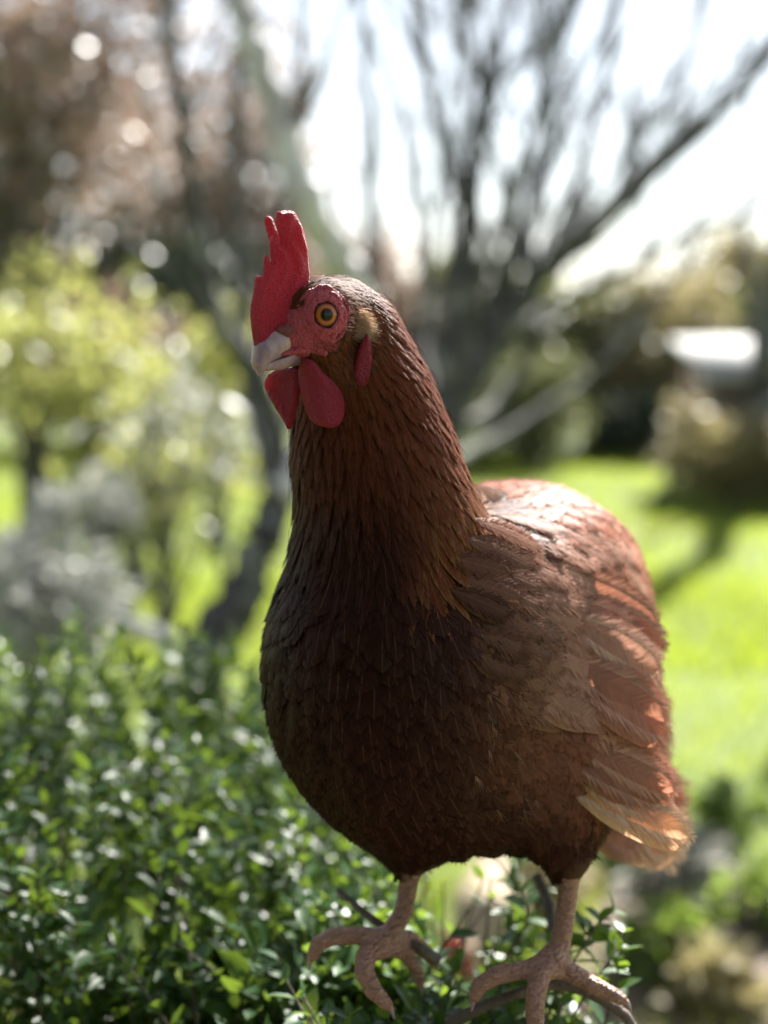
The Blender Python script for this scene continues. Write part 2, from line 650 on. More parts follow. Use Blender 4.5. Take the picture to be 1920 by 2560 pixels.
def feather_mat(name, trans=0.18, fray=0.55, barb=34.0):
    m, nt, out = nmat(name)
    uv = N(nt, "ShaderNodeUVMap")
    sx = N(nt, "ShaderNodeSeparateXYZ")
    L(nt, uv.outputs[0], sx.inputs[0])
    at = N(nt, "ShaderNodeVertexColor", layer_name="tone")
    u = math_n(nt, 'ABSOLUTE', math_n(nt, 'SUBTRACT', math_n(nt, 'MULTIPLY', math_n(nt, 'FRACT', sx.outputs[0]), 2.0), 1.0))   # 0 shaft, 1 edge
    fid = math_n(nt, 'FLOOR', sx.outputs[0])
    v = sx.outputs[1]
    bc = math_n(nt, 'SUBTRACT', v, math_n(nt, 'MULTIPLY', u, 0.28))          # along a barb this stays constant
    cmb = N(nt, "ShaderNodeCombineXYZ")
    L(nt, math_n(nt, 'MULTIPLY', bc, barb), cmb.inputs[0])
    L(nt, math_n(nt, 'MULTIPLY', u, 1.2), cmb.inputs[1])
    L(nt, fid, cmb.inputs[2])
    nb = noise_n(nt, 1.0, 3, 0.65, cmb.outputs[0])
    cm2 = N(nt, "ShaderNodeCombineXYZ")
    L(nt, math_n(nt, 'MULTIPLY', bc, barb * 0.28), cm2.inputs[0])
    L(nt, fid, cm2.inputs[2])
    nb2 = noise_n(nt, 1.0, 2, 0.5, cm2.outputs[0])
    shaft = ramp(nt, u, [(0.0, (1, 1, 1)), (0.07, (0, 0, 0))])
    tone = at.outputs[0]
    dark = mixc(nt, 1.0, tone, (0.74, 0.71, 0.69), 'MULTIPLY')
    lite = mixc(nt, 1.0, tone, (1.24, 1.25, 1.26), 'MULTIPLY')
    c = mixc(nt, ramp(nt, nb.outputs[0], [(0.34, (0, 0, 0)), (0.66, (1, 1, 1))]), dark, lite)
    edge = math_n(nt, 'MULTIPLY', at.outputs[1], ramp(nt, math_n(nt, 'MAXIMUM', u, math_n(nt, 'SUBTRACT', math_n(nt, 'MULTIPLY', v, 1.7), 0.8)), [(0.45, (0, 0, 0)), (0.85, (1, 1, 1))]))
    c = mixc(nt, edge, c, (0.46, 0.255, 0.085))
    c = mixc(nt, math_n(nt, 'MULTIPLY', shaft, 0.16), c, (0.36, 0.20, 0.11))
    pr = N(nt, "ShaderNodeBsdfPrincipled", Roughness=0.5)
    pr.inputs["Specular IOR Level"].default_value = 0.10
    L(nt, c, pr.inputs["Base Color"])
    L(nt, bump_n(nt, math_n(nt, 'ADD', nb.outputs[0], math_n(nt, 'MULTIPLY', shaft, 0.4)), 0.5, 0.0006), pr.inputs["Normal"])
    tr = N(nt, "ShaderNodeBsdfTranslucent")
    L(nt, mixc(nt, 1.0, c, (1.5, 1.3, 1.15), 'MULTIPLY'), tr.inputs[0])
    mx = N(nt, "ShaderNodeMixShader")
    mx.inputs[0].default_value = trans
    L(nt, pr.outputs[0], mx.inputs[1]); L(nt, tr.outputs[0], mx.inputs[2])
    L(nt, mx.outputs[0], out.inputs[0])
    return m
M_FEA = feather_mat("contour_feather", 0.12, 0.80, 24)
M_BIG = feather_mat("flight_feather", 0.55, 0.35, 46)
M_COV = feather_mat("covert_feather", 0.22, 0.7, 30)

def hair_mat(name, tr=0.25):
    m, nt, out = nmat(name)
    at = N(nt, "ShaderNodeVertexColor", layer_name="tone")
    pr = N(nt, "ShaderNodeBsdfPrincipled", Roughness=0.55)
    pr.inputs["Specular IOR Level"].default_value = 0.08
    L(nt, at.outputs[0], pr.inputs["Base Color"])
    t = N(nt, "ShaderNodeBsdfTranslucent")
    L(nt, at.outputs[0], t.inputs[0])
    mx = N(nt, "ShaderNodeMixShader"); mx.inputs[0].default_value = tr
    L(nt, pr.outputs[0], mx.inputs[1]); L(nt, t.outputs[0], mx.inputs[2])
    L(nt, mx.outputs[0], out.inputs[0])
    return m
M_HAIR = hair_mat("filament")

# ---- body: one continuous surface, feet included
def face_mask(P):
    h = head_co(P)
    a, b, c = h[:, 0], np.abs(h[:, 1]), h[:, 2]
    ring = ((a - 8) / 13.5) ** 2 + ((c - 1.5) / 14.5) ** 2 < 1
    ring &= b > 3.5
    front = (a > 17) & (c < 7) & (c > -25)
    cheek = (a > 1) & (c < 0) & (c > -17 + 0.0 * a) & (b > 3)
    near = (np.abs(a) < 60) & (b < 30) & (np.abs(c) < 40)
    return (ring | front | cheek) & near & (a > -6)

V, Q = sdf_mesh(sd_hen, W(600, 2640, .85) + V3(-.02, -.16, -.03), V3(.235, 1.17, 1.475), 0.0014)
me = mesh_np("body", V, Q, None, True, [M_DOWN, M_FACE, M_LEG])
fc = V[Q].mean(1)
legm = sd_legs(fc) < sd_trunk(fc) - 0.0008
facem = face_mask(fc)
mi = np.zeros(len(Q), np.int32)
mi[facem] = 1
mi[legm] = 2
me.polygons.foreach_set("material_index", mi)
body = obj("body", me, hen)
hV, hQ, hLeg = V, Q, legm

# ---- comb, wattles and lappets: thick fleshy plates
def plate(name, parent, mat, px_outline, o, n, T=0.003, R=0.004, h=0.0006, extra=None, ripple=0.0, freq=700.0, bend=None, dish=0.0):
    """px_outline traced on the plane through o with normal n; T half thickness, R rounding width"""
    n = unit(n)
    e2 = unit(np.array([0, 0, 1.0]) - n * n[2])
    e1 = np.cross(e2, n)
    pts = []
    for x, y in px_outline:
        d = C_F + C_R * ((x - 960) / FPX) + C_U * ((1280 - y) / FPX)
        p = C0 + d * (((o - C0) @ n) / (d @ n))
        pts.append([(p - o) @ e1, (p - o) @ e2])
    pts = catmull(np.array(pts + [pts[0]]), len(pts) * 4)[:-1]
    lo2, hi2 = pts.min(0) - .004, pts.max(0) + .004
    def fn(L3):
        d2 = sd_poly(L3[:, :2], pts)
        dd = np.clip(-d2 / R, 0, 1)
        th = T * np.sqrt(np.clip(1 - (1 - dd) ** 2, 0, 1)) + 1e-5
        if dish:
            th = th * (1 - dish * np.clip((-d2 - R * .8) / .0045, 0, 1) ** 1.5) * (1 + .10 * np.sin(L3[:, 0] * 1500 + 4 * np.sin(L3[:, 1] * 260)))
        if ripple:
            th = th * (1 + ripple * np.sin(L3[:, 0] * freq + 3 * np.sin(L3[:, 1] * 180)) * np.clip(L3[:, 1] / .03, 0.2, 1))
        z = L3[:, 2] - (bend(L3[:, 0], L3[:, 1]) if bend else 0)
        inside = np.abs(z) - th
        out = np.sqrt(np.maximum(d2, 0) ** 2 + z ** 2)
        return np.where(d2 < 0, inside * 0.8, out)
    zb = 0.012 if bend else 0.0
    Vl, Ql = sdf_mesh(fn, [lo2[0], lo2[1], -T - .003 - zb], [hi2[0], hi2[1], T + .003 + zb], h)
    Vw = o + Vl[:, :1] * e1 + Vl[:, 1:2] * e2 + Vl[:, 2:3] * n
    if np.dot(np.cross(e1, e2), n) < 0:
        Ql = Ql[:, ::-1]
    me = mesh_np(name, Vw, Ql, None, True, [mat])
    return obj(name, me, parent)

comb_n = unit([.52, -.85, 0.02])
comb = plate("comb", hen, M_COMB,
      [(636, 866), (629, 820), (626, 775), (634, 730), (640, 692), (652, 690), (658, 684), (659, 650), (666, 635), (674, 655), (677, 652),
       (674, 610), (682, 590), (694, 606), (699, 606), (690, 560), (692, 532), (704, 527), (718, 526), (734, 530), (748, 552), (762, 590), (769, 640),
       (773, 690), (765, 740), (742, 800), (730, 850), (705, 880), (665, 880)],
      HL(36, 0, 4), comb_n, T=.0038, R=.0065, h=.0006, ripple=0.16, freq=800)
comb_back = plate("comb_spike", comb, M_COMB, [(660, 548), (668, 540), (680, 545), (690, 570), (715, 600), (740, 640), (735, 720), (700, 700), (672, 600)],
      HL(-6, -40, 32), comb_n, T=.003, R=.004, h=.0008)
wat1 = plate("wattle", hen, M_WATTLE,
      [(752, 898), (746, 930), (752, 975), (764, 1022), (776, 1048), (792, 1062), (822, 1069), (848, 1062), (861, 1040), (864, 1010), (855, 980), (836, 955), (812, 936), (792, 915), (775, 900)],
      HL(17, 9, -28), [.18, -.98, 0.05], T=.0032, R=.0034, h=.0006, bend=lambda x, y: 0.0042 * np.sin(x * 230 + y * 60 + 0.8), dish=.62)
wat2 = plate("wattle", hen, M_WATTLE,
      [(672, 935), (664, 960), (674, 990), (694, 1025), (714, 1058), (722, 1074), (730, 1062), (740, 1020), (752, 960), (745, 925), (705, 920)],
      HL(17, -9, -28), [-.62, -.78, 0.0], T=.0028, R=.0034, h=.0006, dish=.5)
lap1 = plate("ear_lappet", hen, M_WATTLE,
      [(917, 832), (927, 860), (930, 892), (926, 925), (920, 962), (906, 967), (890, 961), (884, 935), (890, 900), (902, 860)],
      hit(906, 900, .0025)[0], [.42, -.90, 0.0], T=.0024, R=.003, h=.0006)
lap2 = obj("ear_lappet", lap1.data, hen)   # the far side one, mirrored through the head
refl = Matrix(np.eye(3) - 2 * np.outer(HLV, HLV)).to_4x4()
lap2.matrix_parent_inverse = Matrix.Translation(-Vector(hen.location)) @ Matrix.Translation(Vector(H0)) @ refl @ Matrix.Translation(-Vector(H0))

# ---- beak
def beak_mat():
    m, nt, out = nmat("beak_horn")
    geo = N(nt, "ShaderNodeNewGeometry")
    mp = N(nt, "ShaderNodeMapping"); mp.inputs["Scale"].default_value = (1, 1, 0.35)
    L(nt, geo.outputs["Position"], mp.inputs[0])
    no = noise_n(nt, 160.0, 4, 0.6, mp.outputs[0])
    c = ramp(nt, no.outputs[0], [(0.35, (0.30, 0.19, 0.27)), (0.56, (0.42, 0.28, 0.31)), (0.74, (0.50, 0.37, 0.25))])
    pr = N(nt, "ShaderNodeBsdfPrincipled", Roughness=0.36)
    L(nt, c, pr.inputs["Base Color"])
    L(nt, bump_n(nt, no.outputs[0], 0.4, 0.0008), pr.inputs["Normal"])
    L(nt, pr.outputs[0], out.inputs[0])
    return m
M_BEAK = beak_mat()

def chain_sdf(pts, k, flat=None):
    def fn(P):
        d = np.full(len(P), 9.0)
        for (a, ra), (b, rb) in zip(pts, pts[1:]):
            d = smin(d, sd_cap(P, a, ra, b, rb), k)
        return d
    return fn
up = chain_sdf([(HL(19, 0, -8), .0088), (HL(30, 0, -10), .0080), (HL(36.5, 0, -13.5), .0066), (HL(40.5, 0, -18.5), .0042), (HL(41, 0, -24.5), .0016)], .002)
def upper(P):
    h = head_co(P)
    cut = h[:, 2] + 15.5 + 0.2 * (h[:, 0] - 20)
    side = -cut * 0.001                          # keep what lies above the mouth line
    tip = np.where(h[:, 0] > 37, -0.01, side)
    return np.maximum(up(P), tip)
Vb, Qb = sdf_mesh(upper, HL(30, 0, -14) - .024, HL(30, 0, -14) + .024, .0006)
obj("upper_beak", mesh_np("upper_beak", Vb, Qb, None, True, [M_BEAK]), hen)
lowc = chain_sdf([(HL(16, 0, -16.5), .0068), (HL(28, 0, -18.4), .0056), (HL(36, 0, -20.8), .0032)], .002)
def lower(P):
    h = head_co(P)
    return np.maximum(lowc(P), (h[:, 2] + 15.9 + 0.2 * (h[:, 0] - 20)) * 0.001)
Vb, Qb = sdf_mesh(lower, HL(27, 0, -20) - .022, HL(27, 0, -20) + .022, .0006)
obj("lower_beak", mesh_np("lower_beak", Vb, Qb, None, True, [M_BEAK]), hen)
# nostril flaps and fleshy mouth corners
for s in (1, -1):
    nf = chain_sdf([(HL(30, 5.8 * s, -3.2), .0022), (HL(26.5, 7.2 * s, -4.2), .0030), (HL(23.5, 8.0 * s, -3.4), .0022)], .001)
    Vb, Qb = sdf_mesh(nf, HL(27, 6.5 * s, -4) - .010, HL(27, 6.5 * s, -4) + .010, .0005)
    obj("nostril_flap", mesh_np("nostril_flap", Vb, Qb, None, True, [M_LID]), hen)
    mc = chain_sdf([(HL(30, 6.4 * s, -15.5), .0012), (HL(21, 9.2 * s, -14.6), .0019), (HL(12, 12.6 * s, -15.4), .0024), (HL(8.5, 13.6 * s, -17.2), .0022)], .0012)
    Vb, Qb = sdf_mesh(mc, HL(19, 10 * s, -16) - .017, HL(19, 10 * s, -16) + .017, .0006)
    obj("mouth_corner", mesh_np("mouth_corner", Vb, Qb, None, True, [M_FACE]), hen)

# ---- eyes with lids
def eye_mat():
    m, nt, out = nmat("eye")
    tc = N(nt, "ShaderNodeTexCoord")
    sp = N(nt, "ShaderNodeSeparateXYZ")
    L(nt, tc.outputs["Object"], sp.inputs[0])
    r = math_n(nt, 'POWER', math_n(nt, 'ADD', math_n(nt, 'MULTIPLY', sp.outputs[0], sp.outputs[0]), math_n(nt, 'MULTIPLY', sp.outputs[1], sp.outputs[1])), 0.5)
    no = noise_n(nt, 900.0, 3, 0.6, tc.outputs["Object"])
    rr = math_n(nt, 'ADD', math_n(nt, 'MULTIPLY', r, 1000 / 9.2), math_n(nt, 'MULTIPLY', math_n(nt, 'SUBTRACT', no.outputs[0], 0.5), 0.05))
    c = ramp(nt, rr, [(0.0, (0.002, 0.002, 0.002)), (0.335, (0.002, 0.002, 0.002)), (0.365, (0.34, 0.09, 0.012)), (0.47, (0.56, 0.155, 0.02)), (0.57, (0.32, 0.07, 0.012)), (0.63, (0.02, 0.008, 0.006)), (0.9, (0.04, 0.016, 0.012))])
    pr = N(nt, "ShaderNodeBsdfPrincipled", Roughness=0.35)
    pr.inputs["Specular IOR Level"].default_value = 0.1
    pr.inputs["Coat Weight"].default_value = 0.55
    pr.inputs["Coat Roughness"].default_value = 0.03
    L(nt, c, pr.inputs["Base Color"])
    L(nt, pr.outputs[0], out.inputs[0])
    return m
M_EYE = eye_mat()

def sphere_np(r, nu=32, nv=20):
    th = np.linspace(0, math.pi, nv + 1)
    ph = np.linspace(0, 2 * math.pi, nu, endpoint=False)
    V = np.stack([np.sin(th)[:, None] * np.cos(ph)[None], np.sin(th)[:, None] * np.sin(ph)[None], np.repeat(np.cos(th)[:, None], nu, 1)], -1).reshape(-1, 3) * r
    i = np.arange(nv)[:, None] * nu; j = np.arange(nu)[None]; k = (j + 1) % nu
    return V, np.stack([i + j, i + nu + j, i + nu + k, i + k], -1).reshape(-1, 4)

EYES = []
for s in (1, -1):
    nE = unit(HLV * s * 0.90 + HF * 0.40 + HU * 0.06)        # the eye looks out and a little forward
    bb = np.linspace(4, 30, 200)
    sf = sd_hen(np.array([HL(7.5, q * s, 2.2) for q in bb]))
    bs = bb[np.argmax(sf > 0)]                                # where the side of the head is
    ce = HL(7.5, (bs - 5.2) * s, 2.2)
    z = nE; x = unit(np.cross(HU, z)); y = np.cross(z, x)
    Vs, Qs = sphere_np(.0092)
    eb = bpy.data.objects.new("eye", mesh_np("eye", Vs, Qs, None, True, [M_EYE]))
    COL.objects.link(eb)
    eb.parent = hen
    Mx = Matrix(np.stack([x, y, z], 1)).to_4x4(); Mx.translation = Vector(ce)
    eb.matrix_parent_inverse = Matrix.Translation(-Vector(hen.location))
    eb.matrix_basis = Mx
    Rm = np.stack([x, y, z], 1)
    EYES.append((ce, Rm))
    def lid(P, ce=ce, Rm=Rm):
        q = (P - ce) @ Rm
        ang = np.arctan2(q[:, 1], q[:, 0])
        rad = np.sqrt(q[:, 0] ** 2 + (q[:, 1] * 0.93) ** 2)
        d = 9 * np.ones(len(P))
        for R0, z0, t in ((.0074, .0058, .0013), (.0091, .0050, .0012), (.0110, .0038, .0013), (.0130, .0020, .0015)):
            tt = t * (1 + 0.13 * np.sin(ang * 9 + R0 * 4000) + 0.09 * np.sin(ang * 17 + R0 * 900))
            Rw = R0 * (1 + 0.03 * np.sin(ang * 5 + R0 * 2000))
            d = smin(d, np.sqrt((rad - Rw) ** 2 + (q[:, 2] - z0) ** 2) - tt, .0009)
        return d
    Vl, Ql = sdf_mesh(lid, ce - .0195, ce + .0195, .0005)
    obj("eyelid", mesh_np("eyelid", Vl, Ql, None, True, [M_LID if False else M_FACE]), eb).matrix_parent_inverse = Mx.inverted()

# ---- claws
def claw(base, direction, ln, r):
    d = unit(direction)
    P = np.array([base - d * .002, base + d * ln * .5 + V3(0, 0, .0008), base + d * ln + V3(0, 0, -ln * .35)])
    bg = Bag()
    tube(bg, catmull(P, 7), np.linspace(r, r * .15, 7), 8)
    return obj("claw", bg.mesh("claw", [M_BEAK]), hen)
for ch in (LEGS[1], LEGS[2], LEGS[3], LEGS[4], LEGS[6], LEGS[7], LEGS[8], LEGS[9]):
    (p0, r0), (p1, r1) = ch[-2], ch[-1]
    claw(p1, unit(p1 - p0) + V3(0, 0, -.3), .007, r1 * .85)

# ---- plumage
FLOW_P, FLOW_D = [], []
def flow(p, d):
    FLOW_P.append(np.asarray(p)); FLOW_D.append(unit(d))
flow(HL(16, 0, 14), -HF * 1.0 + HU * .2)
flow(HL(0, 8, 18), -HF + HLV * .15)
flow(HL(0, -8, 18), -HF - HLV * .15)
flow(HL(-14, 10, 10), -HF - HU * .5)
flow(HL(2, 14, -14), -HF * .8 - HU * .8)
flow(HL(2, -14, -14), -HF * .8 - HU * .8)
flow(HL(10, 0, -24), -HU - HF * .3)
for (a, ra), (b, rb) in zip(NECK[:-1], NECK[1:]):
    for q in (0, 1):
        c = a * (1 - q * .5) + b * q * .5
        dn = unit(a - b)
        flow(c + V3(ra, 0, 0), dn + V3(.22, .12, 0))
        flow(c + V3(-ra, 0, 0), dn + V3(-.05, .1, 0))
        flow(c + V3(0, -ra, 0), dn)
        flow(c + V3(0, ra, 0), dn + V3(.1, .4, 0))
flow(W(700, 1500, .84), V3(.0, .35, -1))
flow(W(670, 1700, .85), V3(.12, .5, -1))
flow(W(800, 1950, .87), V3(.45, .6, -.6))
flow(W(900, 1500, .78), V3(.0, .0, -1))
flow(W(950, 1750, .77), V3(.05, .1, -1))
flow(W(1000, 2000, .83), V3(.25, .7, -.5))
flow(W(1180, 1500, .82), V3(.45, .25, -.85))
flow(W(1250, 1750, .84), V3(.5, .4, -.75))
flow(W(1250, 2000, .86), V3(.5, .6, -.5))
flow(W(1400, 1500, .90), V3(.72, .5, -.50))
flow(W(1500, 1700, .92), V3(.70, .5, -.60))
flow(W(1250, 1230, .93), V3(.62, .7, -.15))
flow(W(1400, 1300, .97), V3(.62, .65, -.45))
flow(W(1550, 1450, 1.03), V3(.45, .6, -.75))
flow(W(1620, 1700, 1.05), V3(.35, .6, -.75))
flow(W(1000, 2110, .885), V3(.1, .1, -1))
flow(W(1430, 2100, .866), V3(.05, .1, -1))
flow(W(1200, 1700, 1.10), V3(.5, .7, -.5))
flow(W(1000, 1400, 1.00), V3(.45, .8, -.3))
FLOW_P = np.array(FLOW_P); FLOW_D = np.array(FLOW_D)

def flow_at(P):
    d2 = ((P[:, None] - FLOW_P[None]) ** 2).sum(-1)
    w = 1.0 / (d2 + 2e-5) ** 1.6
    return unit(w @ FLOW_D)

def profile(kind, v):
    if kind == 'hackle':
        return np.where(v < .45, .35 + .65 * np.sin(v / .45 * math.pi / 2), np.clip((1 - v) / .55, 0, 1) ** .62) 
    if kind == 'flight':
        return np.where(v < .7, .10 + .90 * np.sin(np.clip(v / .55, 0, 1) * math.pi / 2), np.sqrt(np.clip(1 - ((v - .7) / .3) ** 2, 0, 1)))
    return np.where(v < .6, .45 + .55 * np.sin(v / .6 * math.pi / 2), np.sqrt(np.clip(1 - ((v - .6) / .4) ** 2, 0, 1)))

BARBS = []
def barbs_for(SP, TT, SS, NN, w, wmax, col, nb, over, along, camber, lo=.12):
    """separate barbs that stand out past both margins of each vane"""
    n, rows = SP.shape[:2]
    vk = np.clip(np.linspace(lo, 1.0, nb)[None] + RNG.normal(0, .4 / nb, (n, nb)), 0, .999)
    vk = np.concatenate([vk, vk], 1)
    sg = np.concatenate([np.ones((n, nb)), -np.ones((n, nb))], 1)[..., None]
    f = vk * (rows - 1); j = np.minimum(f.astype(int), rows - 2); fr = (f - j)[..., None]
    ar = np.arange(n)[:, None]
    lp = lambda A: A[ar, j] * (1 - fr) + A[ar, j + 1] * fr
    pos, t, s, nn = lp(SP), unit(lp(TT)), unit(lp(SS)), unit(lp(NN))
    wk = (w[ar, j][..., None] * (1 - fr) + w[ar, j + 1][..., None] * fr)
    wm = np.broadcast_to(wmax, (n,))[:, None, None] * .5
    st = pos + s * sg * wk * .45 + nn * (.0003 - camber * wk * .2)
    d = unit(s * sg * (1.0 - .55 * vk[..., None]) + t * (along + .7 * vk[..., None]) + RNG.normal(0, .10, st.shape))
    ln = (np.maximum(wk, wm * .35) * (.55 + .35 * along) + wm * over * RNG.random(wk.shape))
    wd = np.minimum(wm * .065, .00042) * RNG.uniform(.6, 1.3, wk.shape)
    pr = unit(np.cross(nn, d))
    P0 = st; P1 = st + d * ln * .55 - nn * ln * .03; P2 = st + d * ln - nn * ln * (.10 + .10 * RNG.standard_normal(wk.shape))
    V = np.stack([P0 - pr * wd, P0 + pr * wd, P1 - pr * wd * .8, P1 + pr * wd * .8, P2 - pr * wd * .15, P2 + pr * wd * .15], 2).reshape(-1, 3)
    m = n * nb * 2
    Q = (np.arange(m)[:, None, None] * 6 + np.array([[0, 1, 3, 2], [2, 3, 5, 4]])[None]).reshape(-1, 4)
    c = (np.broadcast_to(col, (n, 3))[:, None] * np.exp(RNG.normal(.0, .16, (n, nb * 2, 1)))).reshape(-1, 3)
    return V, Q, np.repeat(c, 6, axis=0)

FID = [0]
def feathers(P, Ln, Wd, kind, col, gold, lift, rows=7, camber=.16, jitter=.12, droop=0.0, T0=None, nb=0, over=.6, along=.7):
    """lay feathers over the body: the vane hugs the surface and rises a little towards its tip"""
    n = len(P)
    v = np.linspace(0, 1, rows)
    Ln = np.broadcast_to(Ln, (n,)); Wd = np.broadcast_to(Wd, (n,)); lift = np.broadcast_to(lift, (n,))
    q = P.copy()
    ang = RNG.normal(0, jitter, n)
    SP, NN, TT = [], [], []
    for r in range(rows):
        nn = grad(sd_hen, q)
        h = 0.0004 + lift * v[r] ** 1.3
        q = q - nn * (sd_hen(q) - h)[:, None] * 0.9
        t = flow_at(q) if T0 is None else T0
        t = t - nn * (t * nn).sum(1)[:, None]
        t = unit(t)
        s = np.cross(nn, t)
        t = t * np.cos(ang)[:, None] + s * np.sin(ang)[:, None]
        SP.append(q.copy()); NN.append(nn); TT.append(t)
        q = q + t * (Ln / (rows - 1))[:, None] - V3(0, 0, 1) * droop * (Ln / rows)[:, None] * v[r]
    SP = np.stack(SP, 1); NN = np.stack(NN, 1); TT = np.stack(TT, 1)
    TT = unit(np.gradient(SP, axis=1))
    roll = RNG.normal(0, .07, n)[:, None, None]
    SS = unit(np.cross(NN, TT))
    SS = unit(SS * np.cos(roll) + NN * np.sin(roll))
    us = np.array([-1, -.5, 0, .5, 1.0])
    w = profile(kind, v)[None] * Wd[:, None] * .5
    Vv = SP[:, :, None] + SS[:, :, None] * (us[None, None] * w[..., None])[..., None] - NN[:, :, None] * (camber * w[..., None] * us[None, None] ** 2)[..., None]
    Vv = Vv.reshape(-1, 3)
    if nb:
        bcol = np.broadcast_to(col, (n, 3)) * (1 - .5 * np.broadcast_to(gold, (n,))[:, None]) + .5 * np.broadcast_to(gold, (n,))[:, None] * np.array((.40, .21, .07))
        BARBS.append(barbs_for(SP, TT, SS, NN, w, Wd, bcol, nb, over, along, camber))
    nc = 5
    qd = []
    for r in range(rows - 1):
        for c in range(nc - 1):
            a = r * nc + c
            qd.append([a, a + 1, a + nc + 1, a + nc])
    Qd = (np.arange(n)[:, None, None] * rows * nc + np.array(qd)[None]).reshape(-1, 4)
    fid = FID[0] + np.arange(n); FID[0] += n
    uu = np.tile(np.tile((us + 1) / 2 * .98 + .01, rows), n) + np.repeat(fid % 997, rows * nc)
    uv = np.stack([uu, np.tile(np.repeat(v, nc), n)], 1)
    cc = np.ones((n, 4)); cc[:, :3] = col; cc[:, 3] = gold
    return Vv, Qd, uv, np.repeat(cc, rows * nc, axis=0)

def barb_object(name, parent):
    bg_ = Bag()
    for V_, Q_, C_ in BARBS:
        bg_.add(V_, Q_, None, None, C_)
    BARBS.clear()
    return obj(name, bg_.mesh(name, [M_HAIR]), parent, kind="stuff")

def feather_object(name, packs, mat, parent, **props):
    Vs, Qs, Us, Cs, n = [], [], [], [], 0
    for V_, Q_, U_, C_ in packs:
        Vs.append(V_); Qs.append(Q_ + n); Us.append(U_); Cs.append(C_); n += len(V_)
    me = mesh_np(name, np.concatenate(Vs), np.concatenate(Qs), None, True, [mat])
    set_uv(me, np.concatenate(Us))
    a = me.color_attributes.new(name="tone", type='FLOAT_COLOR', domain='POINT')
    a.data.foreach_set("color", np.concatenate(Cs).astype(np.float32).ravel())
    return obj(name, me, parent, **props)

# scatter: centres of skin faces, thinned so that no two roots stand closer than the local spacing
cand = np.where(~hLeg & ~facem & (to_px(fc)[1] < 2110))[0]
cand = RNG.permutation(cand)[:90000]
CP = fc[cand]
px, py, dep = to_px(CP)
hc = head_co(CP)
d_head = np.linalg.norm(CP - HL(-6, 0, 0), axis=1)
neck_t = np.clip((py - 720) / (1420 - 720), 0, 1)                 # 0 head .. 1 foot of the neck
isneck = (sd_body0(CP) > 0.012)
NCap = sd_cap(CP, NECK[0][0], .058, NECK[1][0], .051)
isneck |= (NCap < 0.006) & (py < 1400 + RNG.uniform(-60, 110, len(py))) & (dep < .93) & (px < 1290)
thigh = np.minimum(sd_cap(CP, *THIGH[0]), sd_cap(CP, *THIGH[1])) < 0.004
low = py > 1980
back = (CP @ BU > (BODY_ELL[2][0] @ BU) + .02) & ~isneck & ((CP - BODY_ELL[0][0]) @ BB > .055)
head = d_head < .034

spacing = np.where(head, .0016, np.where(isneck, .0028 + .0038 * neck_t, .0070))
spacing = np.where(thigh & low & ~isneck, .0050, spacing)
far = (CP @ V3(0, 1, 0)) > (.95 + .2 * (px - 960) / 900)
spacing = np.where(far & ~isneck, spacing * 1.3, spacing)

keep = []
cell = 0.009
gridd = {}
for i in range(len(CP)):
    k = tuple((CP[i] / cell).astype(int))
    ok = True
    r2 = spacing[i] ** 2
    for dx in (-1, 0, 1):
        for dy in (-1, 0, 1):
            for dz in (-1, 0, 1):
                for j in gridd.get((k[0] + dx, k[1] + dy, k[2] + dz), ()):
                    e = CP[i] - CP[j]
                    if e[0] * e[0] + e[1] * e[1] + e[2] * e[2] < r2:
                        ok = False; break
                if not ok: break
            if not ok: break
        if not ok: break
    if ok:
        gridd.setdefault(k, []).append(i)
        keep.append(i)
keep = np.array(keep)
CP = CP[keep]; px = px[keep]; py = py[keep]; dep = dep[keep]; neck_t = neck_t[keep]; isneck = isneck[keep]; head = head[keep]; thigh = thigh[keep]; back = back[keep]; low = low[keep]

def tones(n, base, var=.16, hue=.08):
    k = np.exp(RNG.normal(0, var, (n, 1)))
    return np.clip(np.array(base)[None] * k * np.exp(RNG.normal(0, hue, (n, 3))), 0, .9)

packs = []
m = head
k = m.sum()
packs.append(feathers(CP[m], .0065 * RNG.uniform(.8, 1.3, k), .0026 * RNG.uniform(.8, 1.2, k), 'hackle', tones(k, (.135, .040, .015), .14, .04), .03, .0010, rows=4, jitter=.14, nb=4, over=.5, along=1.2))
head_f = feather_object("head_feathers", packs, M_FEA, hen, kind="stuff")
packs = []
m = isneck & ~head
k = m.sum()
t = neck_t[m]
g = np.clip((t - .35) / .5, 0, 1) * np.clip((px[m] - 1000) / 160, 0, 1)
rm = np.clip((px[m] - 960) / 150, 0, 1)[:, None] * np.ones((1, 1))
lowb = (np.clip((t - .15) * 1.5, 0, 1)[:, None]) * (1 - .85 * rm)  # shade painted in: neck front darkened, right side left bright
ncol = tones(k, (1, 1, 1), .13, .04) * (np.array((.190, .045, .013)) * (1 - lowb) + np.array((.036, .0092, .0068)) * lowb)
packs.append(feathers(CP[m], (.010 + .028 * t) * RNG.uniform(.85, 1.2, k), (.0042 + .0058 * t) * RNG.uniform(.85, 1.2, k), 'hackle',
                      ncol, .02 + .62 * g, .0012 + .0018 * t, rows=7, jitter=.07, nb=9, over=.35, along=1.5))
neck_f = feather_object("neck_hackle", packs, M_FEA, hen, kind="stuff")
fl = np.clip((px - 1080) / 430, 0, 1)[:, None] ** 1.3 * np.clip((2080 - py) / 250, 0, 1)[:, None]  # light painted into the tone: breast and underside dark, right flank pale
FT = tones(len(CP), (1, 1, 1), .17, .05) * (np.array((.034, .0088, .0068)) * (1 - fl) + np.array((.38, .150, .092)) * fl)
packs = []
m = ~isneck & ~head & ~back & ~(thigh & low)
k = m.sum()
